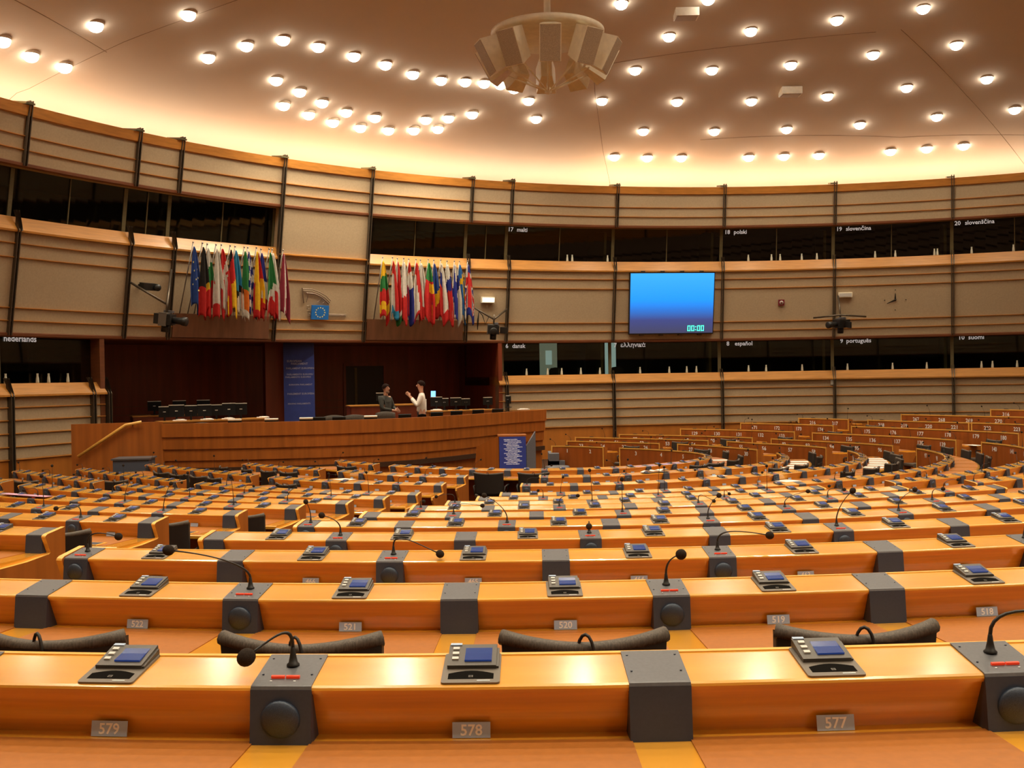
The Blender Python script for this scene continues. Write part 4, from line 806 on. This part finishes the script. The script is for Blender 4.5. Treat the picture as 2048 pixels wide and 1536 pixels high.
def monitor(x, dpt, zb, wd, hg, yaw, label, group=None, lit=False):
    key = (round(wd, 2), round(hg, 2))
    if key not in mon_m:
        a = MB(); a.box(-wd/2, wd/2, -.025, .015, .10, .10+hg, 'moncase'); a.box(-wd/2, wd/2, -.026, .016, .10+hg-.012, .10+hg+.004, 'monedge'); a.box(-.03, .03, .016, .019, .10+hg*.47, .10+hg*.53, 'monedge')
        b = MB(); b.box(-wd/2+.015, wd/2-.015, -.028, -.024, .115, .085+hg, 'black'); c = MB(); c.box(-.02, .02, .0, .03, .01, .2, 'moncase'); c.lathe([(.09, 0), (.09, .012), (.03, .018)], 'moncase', 12)
        mon_m[key] = (a.mesh('casing'), b.mesh('screen'), c.mesh('stand'))
    r = thing('monitor', label, 'monitor', at(x, dpt, zb), yaw, group)
    for me, nm in zip(mon_m[key], ('casing', 'screen', 'stand')): link(me, nm, r)
    return r
G1 = 'black monitors on the left podium desk'
for x, dd, zb, wd, hg in ((352, 23.75, -.88, .33, .27), (408, 24.0, -.88, .30, .26), (457, 24.3, -.88, .30, .28), (328, 23.7, -.88, .25, .24), (381, 23.95, -.88, .27, .25), (432, 24.25, -.88, .27, .25), (481, 24.5, -.88, .28, .27)):
    monitor(x, dd, zb, wd, hg, pi+.25, 'black monitor on the left podium desk, %s from the left' % ORD[sorted([352, 408, 457, 328, 381, 432, 481]).index(x)], G1)
for x, dd in ((308, 26.2), (358, 26.45), (406, 26.7)):
    monitor(x, dd, -.80, .32, .24, pi+.3, '%s black monitor from the left in the rear line at the left of the recess' % ORD[[308, 358, 406].index(x)], 'black monitors on the rear left desk')
for x, dd, wd, hg in ((872, 26.75, .30, .24), (888, 26.8, .22, .20), (911, 26.95, .28, .21), (931, 27.0, .22, .18), (975, 27.3, .24, .20)):
    monitor(x, dd, -.82, wd, hg, pi+.2, '%s black monitor counting right from the man in the white shirt' % ORD[[872, 888, 911, 931, 975].index(x)], 'black monitors on the right podium desk')
monitor(1016, 26.9, -.78, .16, .20, pi-.9, 'small monitor turned sideways near the right end of the podium')
monitor(762, 27.2, -.66, .26, .20, pi, 'dark monitor on the red desk behind the two men')
mb = MB(); T = frame(at(866, 27.4, -.55), (1, 0, 0), (0, .3, 1)); mb.box(-.06, .06, 0, .22, -.006, .006, 'lapscreen', T); tag(mb.obj('lit_screen'), 'small bright blue lit screen right of the man in the white shirt', 'screen')
# low desk screens along the podium rim and the rim table
rim = [(p[0]-.0, p[1]) for p in PS]
mb = MB(); pline(mb, PS[2:-1], [(-.10, -1.02), (-.10, -1.05), (-.60, -1.05), (-.60, -1.02)], 'sillwood'); tag(mb.obj('podium_table'), 'long curved table top just behind the podium front', 'table')
for i, (x, dd) in enumerate(((470, 22.2), (543, 22.2), (612, 22.4), (637, 22.5), (677, 22.6), (740, 22.9), (808, 23.5), (872, 24.5), (911, 25.2), (954, 25.8), (993, 26.2))):
    mb = MB(); T = frame(at(x, dd, -1.02), (1, .1*i/3, 0), (-.1*i/3, 1, .35)); mb.box(-.14, .14, -.02, .02, 0, .22, 'moncase', T); mb.box(-.14, .14, -.024, .024, .215, .24, 'monedge' if i in (0, 1, 2, 5) else 'moncase', T)
    tag(mb.obj('desk_screen'), 'low flip-up screen with %s edge, %s from the left along the podium rim' % ('a pale' if i in (0, 1, 2, 5) else 'a dark', ORD[i]), 'screen', 'low pale-edged screens along the podium rim' if i in (0, 1, 2, 5) else 'low dark screens along the podium rim')
for x, dd, zb, lb in ((358, 23.55, -.86, 'white papers among the monitors on the left podium desk'), (413, 23.8, -.86, 'papers before the middle monitor of the left podium desk'), (455, 24.1, -.86, 'papers before the right monitor of the left podium desk'), (872, 26.6, -.82, 'crumpled papers right of the man in white'), (1046, 26.35, -.83, 'white papers at the right end of the podium'), (525, 24.6, -.86, 'open papers at the right end of the left podium desk')):
    mb = MB(); T = frame(at(x, dd, zb), (1, .2, 0), (-.2, 1, 0)); mb.box(-.14, .14, -.1, .1, 0, .02, 'paper', T); mb.box(-.05, .10, -.06, .1, .02, .035, 'paper', T @ Matrix.Rotation(.4, 4, 'Z')); tag(mb.obj('paper_stack'), lb, 'papers')
def small_chair(x, dpt, zf, yaw, label, wd=.5, hg=.98, group=None):
    r = thing('leather_chair', label, 'chair', at(x, dpt, zf), yaw, group); a = MB(); vs = []; nx = 8
    for s in (0, 1):
        for j in range(6):
            for i in range(nx+1): u = -1+2*i/nx; v = j/5; vs.append((wd/2*u*(.94+.06*v), -.24-.05*v+.05*u*u+.06*s, .46+(hg-.46)*v-.035*u*u*v))
    o = 6*(nx+1); fs = []
    for j in range(5):
        for i in range(nx): q = j*(nx+1)+i; fs += [(q+1, q, q+nx+1, q+nx+2), (o+q, o+q+1, o+q+nx+2, o+q+nx+1)]
    for j in range(5): q = j*(nx+1); fs += [(q, o+q, o+q+nx+1, q+nx+1), (q+nx, q+2*nx+1, o+q+2*nx+1, o+q+nx)]
    q = 5*(nx+1); fs += [(q+i+1, q+i, o+q+i, o+q+i+1) for i in range(nx)]
    a.add(vs, fs, 'chair', None, True); a.obj('backrest', r)
    b = MB(); b.box(-wd/2, wd/2, -.22, .26, .42, .5, 'chair'); b.obj('seat', r); c = MB(); c.lathe([(.2, 0), (.2, .03), (.03, .06), (.03, .42)], 'steel', 12); c.obj('pedestal', r)
small_chair(771, 23.9, -1.75, .05, 'high leather chair in front of the man in the dark jacket', .44, 1.02)
small_chair(709, 23.4, -1.75, .1, 'wide dark leather chair left of the man in the dark jacket', .46, .98)
small_chair(668, 23.2, -1.75, .1, 'dark leather chair next right of the blue banner', .46, .98)
small_chair(406, 22.4, -1.75, .1, 'dark chair back just above the left part of the podium rim', .42, .90)
# ------------------------------------------------------------------ the two standing men
def skin_mesh(name, verts, edges, radii, mt, lvl=1):
    me = bpy.data.meshes.new(name); me.from_pydata(verts, edges, []); ob = bpy.data.objects.new(name, me); C.objects.link(ob)
    sk = ob.modifiers.new('s', 'SKIN'); sk.use_smooth_shade = True
    for i, d in enumerate(me.skin_vertices[0].data):
        r = radii[i]; d.radius = r if isinstance(r, tuple) else (r, r); d.use_root = (i == 0)
    sb = ob.modifiers.new('u', 'SUBSURF'); sb.levels = lvl; sb.render_levels = lvl
    dg = bpy.context.evaluated_depsgraph_get(); me2 = bpy.data.meshes.new_from_object(ob.evaluated_get(dg)); bpy.data.objects.remove(ob)
    me2.materials.clear(); me2.materials.append(M[mt]); me2.name = name
    for p in me2.polygons: p.material_index = 0; p.use_smooth = True
    return me2
def person(label, loc, rz, arms, top_mt, beard, head_turn=0.):
    r = thing('person', label, 'person', loc, rz); r.scale = (.95, .95, .93) if beard else (.97, .97, .965)
    V = []; E = []; R = []
    def v(p, rad_, par=None):
        V.append(p); R.append(rad_)
        if par is not None: E.append((par, len(V)-1))
        return len(V)-1
    pel = v((0, 0, .96), (.10, .15)); sp1 = v((0, 0, 1.14), (.095, .135), pel); ch = v((0, 0, 1.32), (.10, .16), sp1); nk0 = v((0, 0, 1.44), (.06, .075), ch); nk = v((.015, 0, 1.51), .052, nk0)
    h1 = v((.03, 0, 1.58), (.078, .068), nk); h2 = v((.025, 0, 1.65), (.092, .076), h1); v((.015, 0, 1.70), (.075, .065), h2)
    for s in (1, -1):
        hp = v((0, .09*s, .90), .085, pel); kn = v((.01, .10*s, .50), .058, hp); an = v((-.01, .10*s, .09), .042, kn); v((.12, .11*s, .045), (.035, .045), an)
    hands = []
    for s in (1, -1):
        sh = v((0, .165*s, 1.40), .058, ch); el, wr = arms[s]; e = v(el, .042, sh); w_ = v(wr, .027, e); hands.append((Vector(wr), (Vector(wr)-Vector(el)).normalized(), s))
        d = hands[-1][1]; palm = Vector(wr)+d*.06; pm = v(tuple(palm), (.022, .034), w_); kn2 = v(tuple(palm+d*.03), (.018, .034), pm)
        side = d.cross(Vector((0, 0, 1))).normalized(); upv = side.cross(d).normalized()
        for f, (off, ln) in enumerate(((-.03, .062), (-.01, .075), (.01, .070), (.03, .055))):
            a = palm+d*.045+upv*off; m1 = v(tuple(a), .0095, kn2); b_ = v(tuple(a+d*ln*.55-side*s*.012), .0085, m1); v(tuple(a+d*ln*.9-side*s*.03), .007, b_)
        th = palm+upv*.035-d*.02; t1 = v(tuple(th), .011, pm); v(tuple(th+upv*.025+d*.035-side*s*.01), .009, t1)
    o = link(skin_mesh('body', V, E, R, 'skin'), 'body', r)
    # head details
    mb = MB(); mb.ball((.118, 0, 1.625), .016, 'skin', 8, None, (1, .8, 1.5)); mb.ball((-.002, .082, 1.63), .02, 'skin', 8, None, (.8, .4, 1.3)); mb.ball((-.002, -.082, 1.63), .02, 'skin', 8, None, (.8, .4, 1.3)); mb.obj('nose_and_ears', r)
    mb = MB(); mb.ball((.103, .032, 1.652), .010, 'black', 8); mb.ball((.103, -.032, 1.652), .010, 'black', 8); mb.box(.100, .110, -.025, .025, 1.578, 1.585, 'f_maroon'); mb.obj('eyes_and_mouth', r)
    # hair: a cap over the top and back of the head
    mb = MB(); vs = []; ns_, nr_ = 16, 7
    for j in range(nr_+1):
        for i in range(ns_):
            a = 2*pi*i/ns_; front = cos(a); ph = (j/nr_)*(radians(112)-radians(50)*max(0, front)); rr = .104; vs.append((.012+rr*sin(ph)*cos(a)*1.02, rr*.92*sin(ph)*sin(a), 1.655+rr*1.02*cos(ph)))
    fs = [(j*ns_+i, (j+1)*ns_+i, (j+1)*ns_+(i+1) % ns_, j*ns_+(i+1) % ns_) for j in range(nr_) for i in range(ns_)]; mb.add(vs, fs, 'hair', None, True); mb.obj('hair', r)
    if beard:
        mb = MB(); mb.ball((.065, 0, 1.545), .048, 'beard', 12, None, (1, 1.15, .8)); mb.obj('beard', r)
    # clothes follow the body
    V2 = []; E2 = []; R2 = []
    def v2(p, rad_, par=None):
        V2.append(p); R2.append(rad_)
        if par is not None: E2.append((par, len(V2)-1))
        return len(V2)-1
    a = v2((0, 0, 1.15), (.125, .165)); lo = v2((0, 0, .95), (.125, .165), a); c_ = v2((0, 0, 1.32), (.125, .18), a); v2((.0, 0, 1.455), (.068, .085), c_)
    for s in (1, -1):
        sh = v2((0, .175*s, 1.395), .072, c_); el, wr = arms[s]; e = v2(el, .056, sh); w3 = Vector(el)+(Vector(wr)-Vector(el))*.93; v2(tuple(w3), .038, e)
    link(skin_mesh('jacket', V2, E2, R2, top_mt), 'jacket' if beard else 'shirt', r)
    V3 = [(0, 0, .97), (0, .09, .88), (.01, .10, .5), (-.01, .10, .12), (0, -.09, .88), (.01, -.10, .5), (-.01, -.10, .12)]
    link(skin_mesh('trousers', V3, [(0, 1), (1, 2), (2, 3), (0, 4), (4, 5), (5, 6)], [(.11, .15), .095, .072, .062, .095, .072, .062], 'trouser'), 'trousers', r)
    mb = MB()
    for s in (1, -1): mb.ball((.07, .105*s, .045), .05, 'black', 10, None, (2.3, .9, .85))
    mb.obj('shoes', r)
    return r
p1 = person('man with beard in dark grey zipped jacket, hands clasped, on the podium', (-2.99, 25.0, -1.75), radians(-28), {1: ((.06, .25, 1.13), (.27, .07, 1.10)), -1: ((.06, -.25, 1.13), (.27, -.05, 1.08))}, 'jacket', True)
p2 = person('man in white shirt and black trousers facing left, hands raised', (-2.16, 25.3, -1.75), radians(188), {1: ((.12, .21, 1.12), (.28, .10, 1.34)), -1: ((.10, -.21, 1.14), (.27, -.06, 1.36))}, 'shirt', False)
# ------------------------------------------------------------------ things on the round wall
# screen
T = wframe(-7.03, 2.12, .16)
r = thing('wall_screen', 'large blue wall screen with the green time 00:00', 'screen', T.translation); Tl = Matrix.Translation(-T.translation) @ T
mb = MB(); mb.box(-1.31, 1.31, -.93, .93, -.10, -.005, 'black', Tl); mb.obj('casing', r)
me = MB().box(-1.285, 1.285, -.895, .905, -.005, .0, 'bigscreen', Tl).mesh('display'); dp = link(me, 'display', r)
mb = MB()
SEG = {0: (1, 1, 1, 1, 1, 1, 0)}
def seven(mb, x, y, h, T):
    w2, th = h*.27, h*.12
    for a, b, c_, d in ((-w2, w2, h/2-th, h/2), (-w2, w2, -h/2, -h/2+th), (-w2, -w2+th, -h/2, h/2), (w2-th, w2, -h/2, h/2)): mb.box(x+a, x+b, y+c_, y+d, .001, .006, 'cyan', T)
for x in (.545, .665, .845, .965): seven(mb, x, -.755, .165, Tl)
for y in (-.80, -.71): mb.box(.742, .768, y-.014, y+.014, .001, .006, 'cyan', Tl)
mb.obj('time_digits', dp)
mb = MB(); [mb.box(x-.06, x+.06, y, y+.05, -.16, -.03, 'metal', Tl) for x in (-.9, -.3, .3, .9) for y in (-.98, .93)]; mb.obj('bracket', r)
# alarm, clock, boxes
T = wframe(3.16, 2.11, .02); mb = MB(); mb.box(-.09, .09, -.09, .09, 0, .03, 'f_maroon', T); mb.lathe([(.06, .03), (.06, .045)], 'f_white', 16, T); mb.lathe([(.025, .045), (.025, .05)], 'f_maroon', 12, T); tag(mb.obj('alarm_sounder'), 'small red and white round alarm on the wall', 'alarm')
T = wframe(13.2, 2.10, .02); mb = MB()
for a in range(4): mb.box(-.014, .014, -.014, .014, .0, .012, 'black', T @ Matrix.Translation((.30*sin(a*pi/2), .30*cos(a*pi/2), 0)))
mb.add([(-.03, -.01, .01), (.03, -.01, .01), (.008, .20, .01), (-.008, .20, .01)], [(0, 1, 2, 3)], 'black', T); mb.add([(0, .03, .014), (.01, -.03, .014), (-.24, -.11, .014), (-.24, -.095, .014)], [(0, 3, 2, 1)], 'black', T)
mb.lathe([(.035, 0), (.035, .018)], 'black', 12, T); tag(mb.obj('wall_clock'), 'wall clock of bare black hands and four dots', 'clock')
for ph, z, wd, hg, mt, lb in ((8.85, 2.30, .20, .075, 'key', 'white rectangular emergency light box unlit on the wall'), (-24.4, 2.22, .20, .085, 'glow', 'glowing white light box right of the right-hand flags')):
    T = wframe(ph, z, .02); mb = MB(); mb.box(-wd, wd, -hg, hg, 0, .09, 'cream', T); mb.box(-wd+.02, wd-.02, -hg*.7, hg*.7, .09, .1, mt, T); tag(mb.obj('light_box'), lb, 'light box')
T = wframe(7.7, -.33, .02); mb = MB(); mb.box(-.05, .05, -.07, .07, 0, .04, 'f_white', T); tag(mb.obj('wall_switch'), 'small white box beside the post under the lower ledge', 'switch')
T = wframe(-55.15, 2.16, .32); mb = MB(); mb.box(-.17, .17, -.08, .08, -.08, .10, 'black', T); mb.lathe([(.06, 0), (.08, .08), (.075, .11)], 'black', 14, T @ Matrix.Translation((.14, 0, .08))); mb.box(-.03, .03, -.03, .03, -.34, -.06, 'black', T); tag(mb.obj('projector'), 'black projector fixed high on the left wall', 'projector')
# broadcast cameras on brackets
def tvcam(ph, z, off, yaw, label, arm_pts, flip=1):
    T0 = wframe(ph, z, off); r = thing('television_camera', label, 'camera', T0.translation); T = Matrix.Translation(-T0.translation) @ T0 @ Matrix.Rotation(yaw, 4, 'Y')
    mb = MB(); mb.box(-.16, .16, -.13, .10, -.22, .16, 'black', T); mb.box(-.18, -.155, -.16, .13, -.10, .08, 'bronze', T); mb.box(-.18, .12, .11, .13, -.10, .08, 'bronze', T); mb.box(.02, .13, .13, .18, -.08, .12, 'unit', T); mb.obj('camera_body', r)
    mb = MB(); L = T @ Matrix.Translation((0, -.02, .16)); mb.lathe([(.07, 0), (.08, .18), (.10, .24), (.10, .32), (.085, .33)], 'black', 16, L); mb.obj('lens', r)
    mb = MB(); mb.box(.18, .40, -.12, .06, -.06, -.02, 'black', T); mb.obj('viewfinder', r)
    mb = MB(); mb.lathe([(.09, -.30), (.09, -.14), (.05, -.13)], 'black', 12, T @ Matrix.Rotation(-pi/2, 4, 'X') if False else T @ Matrix.Rotation(-pi/2, 4, 'X')); mb.obj('pan_head', r)
    Ti_ = Matrix.Translation(-T0.translation)
    mb = MB()
    for pts in arm_pts: mb.tube([Ti_ @ wp(*q) for q in pts], .028, 'metal', 6)
    mb.obj('bracket', r); return r
tvcam(-55.0, 1.42, 1.0, .5, 'black television camera under the left-hand flags', [[(-56.1, 2.25, .1), (-55.0, 1.75, .95)], [(-52.9, 2.6, .1), (-55.0, 1.75, 1.0), (-55.0, 1.55, 1.0)], [(-53.0, 1.6, .1), (-55.0, 1.6, 1.0)]])
tvcam(-24.7, 1.35, .8, -.4, 'black television camera right of the right-hand flags', [[(-26.4, 2.1, .1), (-24.7, 1.62, .8)], [(-22.6, 1.95, .1), (-24.7, 1.62, .8)], [(-24.7, 1.75, .8), (-24.7, 1.45, .8)]])
tvcam(8.1, 1.42, .8, -1.0, 'black television camera on the far wall under the white light box', [[(6.0, 1.62, .2), (8.1, 1.66, .8)], [(10.6, 1.62, .2), (8.1, 1.66, .8)], [(8.1, 2.25, .3), (8.1, 1.9, .6), (8.1, 1.5, .8)]])
for nm, pts in (('loose_cable', [(-25.6, 1.9, .3), (-25.2, 1.75, .35), (-24.9, 1.5, .35), (-24.6, 1.75, .4), (-24.3, 1.6, .5)]), ('hanging_plug', [(-25.5, 1.85, .3), (-25.55, 1.6, .3), (-25.55, 1.35, .3)])):
    mb = MB(); mb.tube([wp(*q) for q in pts], [.015]*len(pts) if nm == 'loose_cable' else [.012, .03, .012], 'black', 6); tag(mb.obj(nm), 'black cable looping beside the camera right of the flags' if nm == 'loose_cable' else 'black plug hanging down right of the right-hand flags', 'cable')
# emblem: grey line drawing of the chamber and the blue flag with twelve stars
T = wframe(-39.6, 1.98, .03)
def ep(px, py): return ((px-640)*.0141, (600-py)*.0132)
em = thing('wall_emblem', 'grey line emblem with a blue square of twelve gold stars', 'emblem', T.translation); Te = Matrix.Translation(-T.translation) @ T
mb = MB()
def stroke(pts, r_=.012):
    mb.tube([Te @ Vector((*ep(*p), .012)) for p in pts], r_, 'logo', 5, smooth=False)
for pts, q in (([(596, 569), (601, 599)], .016), ([(597, 571), (615, 571), (632, 576), (646, 583), (657, 593)], .012), ([(598, 575), (615, 575), (631, 580), (644, 587), (655, 596)], .012),
        ([(605, 579), (622, 580), (637, 586), (652, 598)], .02), ([(609, 583), (606, 597)], .012), ([(629, 596), (638, 589), (633, 598)], .008), ([(640, 598), (647, 592), (653, 600)], .01), ([(607, 604), (613, 603), (614, 609), (609, 610)], .008),
        ([(612, 619), (692, 619)], .010), ([(612, 623), (692, 623)], .008), ([(655, 621), (690, 621)], .014)): stroke(pts, q)
mb.obj('line_drawing', em)
x0, y0 = ep(616.5, 630); x1, y1 = ep(652, 602); mb = MB(); mb.box(x0, x1, y0, y1, .02, .06, 'eublue', Te); sq = mb.obj('blue_square', em); mb = MB(); cxx, cyy = (x0+x1)/2, (y0+y1)/2
def star(mb, cx_, cy_, r_, z_, T, mt='yellow'):
    pts = [(cx_+(r_ if i % 2 == 0 else r_*.4)*sin(pi*i/5), cy_+(r_ if i % 2 == 0 else r_*.4)*cos(pi*i/5), z_) for i in range(10)]; mb.add(pts, [tuple(range(9, -1, -1))], mt, T)
for i in range(12): star(mb, cxx+.135*sin(pi*i/6), cyy+.125*cos(pi*i/6), .026, .063, Te)
mb.obj('stars', sq)
# ------------------------------------------------------------------ flags
def flag(ph, seed, paint, label, length=1.85, stars=False, wid=.29):
    rnd = random.Random(seed); T0 = wframe(ph, 1.0, 0); base = wp(ph, 1.55, .02)
    inw = (wp(ph, 2, 1)-wp(ph, 2, 0)); inw.z = 0; inw.normalize(); a = radians(ph); tg = Vector((cos(a), -sin(a), 0))
    tipz = 3.22+.02*rnd.random(); tip = wp(ph, tipz, .40 if seed % 2 else .46) + tg*-.03
    r = thing('flag', label, 'flag', base)
    mb = MB(); mb.tube([Vector((0, 0, 0)), tip-base], .014, 'steel', 8); mb.ball(tip-base, .022, 'steel', 8); mb.obj('flagpole', r)
    nu, nv = 18, 26; vs = []; fs = []; mb = MB(); ph0 = rnd.random()*6; k1, k2 = 2.2+rnd.random(), 4.5+rnd.random()*1.5; lean = rnd.uniform(-.05, .05)
    top_ = tip-base-Vector((0, 0, .10)); 
    for j in range(nv+1):
        v = j/nv; wdt = wid*(.10+.90*min(1, v*1.5)**.7)
        for i in range(nu+1):
            u = i/nu; x = (u-.38)*wdt+lean*v; y = .055*min(1, .2+v*1.3)*(sin(k1*pi*u+ph0)+.5*sin(k2*pi*u+ph0*1.7+v)); drop = length*(v+.07*v*sin(pi*(1.4*u+ph0))+.05*v*sin(3.3*pi*u+ph0*2))
            vs.append(tuple(top_+tg*x+inw*(y+.03)-Vector((0, 0, drop))))
    by = {}
    for j in range(nv):
        for i in range(nu):
            u, v = (i+.5)/nu, (j+.5)/nv; mtn = paint(u, v); by.setdefault(mtn, []).append((j*(nu+1)+i, j*(nu+1)+i+1, (j+1)*(nu+1)+i+1, (j+1)*(nu+1)+i))
    o = len(mb.v); mb.v = vs
    for mtn, ff in by.items(): k = mb.m(mtn); mb.f += ff; mb.mi += [k]*len(ff); mb.sm += [True]*len(ff)
    cl = mb.obj('cloth', r); so = cl.modifiers.new('thickness', 'SOLIDIFY'); so.thickness = .006
    if stars:
        mb = MB()
        for q in ((.3, .30), (.62, .36), (.35, .46), (.6, .50), (.42, .60), (.66, .62), (.30, .68), (.55, .75)):
            i, j = int(q[0]*nu), int(q[1]*nv); p = Vector(vs[j*(nu+1)+i]); star(mb, 0, 0, .03, .012, frame(p+inw*.01, tg, (0, 0, 1)))
        mb.obj('stars', cl)
def bands_(lst, slant=0.):       # lst of (material, end) from the top
    def f(u, v):
        w_ = v+slant*(u-.5)
        for mtn, e_ in lst:
            if w_ < e_: return mtn
        return lst[-1][0]
    return f
def cross_(bg, cr, v0, v1, u0, u1): return lambda u, v: cr if (v0 < v+.25*(u-.5) < v1 or u0 < u-.25*(v-.5) < u1) else bg
def jack(u, v):
    v2 = (v*1.35+.1) % 1
    if v < .14 or v > .86: return 'f_navy' if u > .3 else 'f_white'
    if abs(u-.5) < .09 or abs(v2-.5) < .10: return 'f_red'
    if abs(u-.5) < .16 or abs(v2-.5) < .19: return 'f_white'
    if abs(u-v2) < .07 or abs(u+v2-1) < .07: return 'f_red'
    if abs(u-v2) < .14 or abs(u+v2-1) < .14: return 'f_white'
    return 'f_navy'
def greek(u, v): return 'f_navy' if int((v*9+u*3)) % 2 else 'f_white'
LFL = [(-51.8, lambda u, v: 'f_blue', 'blue flag with gold stars, outermost of the left-hand flags', 1), (-51.14, lambda u, v: 'f_black' if v < .56 else ('f_gold' if u > .8 and v < .7 else 'f_red'), 'black and red hanging flag beside the starred blue flag', 0),
    (-50.6, bands_([('f_white', .27), ('f_green', .58), ('f_red', 2)], .1), 'white, green and red flag, third from the left', 0), (-49.98, lambda u, v: 'f_white' if v < .80 or u > .7 else 'f_red', 'almost white flag with a red lower edge, fourth from the left', 0),
    (-49.39, lambda u, v: 'f_white' if (.30 < v+.3*(u-.5) < .44 or .5 < u+.3*(v-.7) < .72 and v > .4) else 'f_red', 'red flag with a white cross, fifth from the left', 0), (-48.76, bands_([('f_black', .16), ('f_red', .55), ('f_gold', 2)], .35), 'black, red and gold flag, sixth from the left', 0),
    (-48.21, bands_([('f_sky', .62), ('f_black', .72), ('f_white', 2)], .15), 'light blue, black and white flag, seventh from the left', 0), (-47.53, bands_([('f_green', .60), ('f_orange', .9), ('f_white', 2)], -.15), 'green and orange flag, eighth from the left', 0),
    (-47.1, greek, 'blue and white striped flag, ninth from the left', 0), (-46.46, lambda u, v: 'f_gold' if (u < .45 and v < .45) or (v > .45 and v < .88 and u > .2) else 'f_red', 'yellow and red flag, tenth from the left', 0),
    (-45.94, bands_([('f_navy', .42), ('f_white', .72), ('f_red', 2)], -.2), 'dark blue, white and red flag, eleventh from the left', 0), (-45.34, bands_([('f_green', .60), ('f_white', .72), ('f_red', 2)], .25), 'green, white and red flag in the left-hand group', 0),
    (-44.95, lambda u, v: 'f_white' if v < .72 else ('f_red' if u < .7 else 'f_white'), 'white flag, second from the end of the left-hand group', 0), (-44.1, lambda u, v: 'f_white' if .42 < u+.3*(v-.5) < .60 else 'f_maroon', 'maroon and white flag ending the left-hand group', 0)]
RFL = [(-34.88, bands_([('f_gold', .25), ('f_green', .5), ('f_red', .72), ('f_gold', .88), ('f_red', 2)], .1), 'yellow, green and red flag starting the right-hand group', 0), (-34.05, lambda u, v: 'f_red' if u > .55 and v < .85 or v < .25 else ('f_white' if v < .85 else 'f_sky'), 'red, white and pale blue flag, second of the right-hand group', 0),
    (-33.5, lambda u, v: 'f_red' if v < .8 and u > .4 else ('f_white' if v < .9 else 'f_green'), 'red flag with a green lower tip, third of the right-hand group', 0), (-33.0, lambda u, v: 'f_white' if v+.3*(u-.5) < .55 else 'f_red', 'white over red flag, fourth of the right-hand group', 0),
    (-32.43, bands_([('f_red', .17), ('f_white', .42), ('f_navy', 2)], .05), 'red, white and dark blue flag, fifth of the right-hand group', 0), (-31.83, lambda u, v: 'f_white' if u < .35+.3*v and v > .2 and v < .92 else 'f_red', 'red and white flag, sixth of the right-hand group', 0),
    (-31.32, bands_([('f_white', .82), ('f_red', 2)], -.25), 'mostly white flag with a red tip in the right-hand group', 0), (-30.67, lambda u, v: 'f_green' if v < .32 else ('f_gold' if .36 < v < .5 and u > .5 else 'f_red'), 'green and red flag with a yellow patch', 0),
    (-30.06, bands_([('f_blue', .56), ('f_gold', .78), ('f_red', 2)], .2), 'blue, yellow and red flag in the right-hand group', 0), (-29.5, lambda u, v: 'f_white' if u > .5 and v < .8 or v < .15 else ('f_navy' if v < .4 else 'f_red'), 'white, blue and red flag, right of the blue and yellow one', 0),
    (-28.8, bands_([('f_white', .24), ('f_navy', .45), ('f_red', 2)], .2), 'white, blue and red flag with a broad red end', 0), (-28.19, cross_('f_white', 'f_navy', .3, .5, .2, .45), 'white flag with a blue cross, third from the right end', 0),
    (-27.62, cross_('f_swede', 'f_gold', .26, .38, .8, .95), 'blue flag with a yellow cross, second from the right end', 0), (-26.92, jack, 'red, white and dark blue crossed flag ending the right-hand group', 0)]
for i, (ph, pf, lb, st_) in enumerate(LFL): flag(ph, 11+i, pf, lb, 1.56 if i else 1.42, bool(st_))
for i, (ph, pf, lb, st_) in enumerate(RFL): flag(ph, 61+i, pf, lb, 1.56, False)
# dark flag boards behind the groups
for p0, p1_ in ((-52.3, -44.2), (-35.5, -26.6)):
    struct(ring([(.01, 1.06), (.05, 1.06), (.05, 1.62), (.01, 1.62)], p0, p1_, 'flagboard').obj('trim_%d' % n_tr)); n_tr += 1
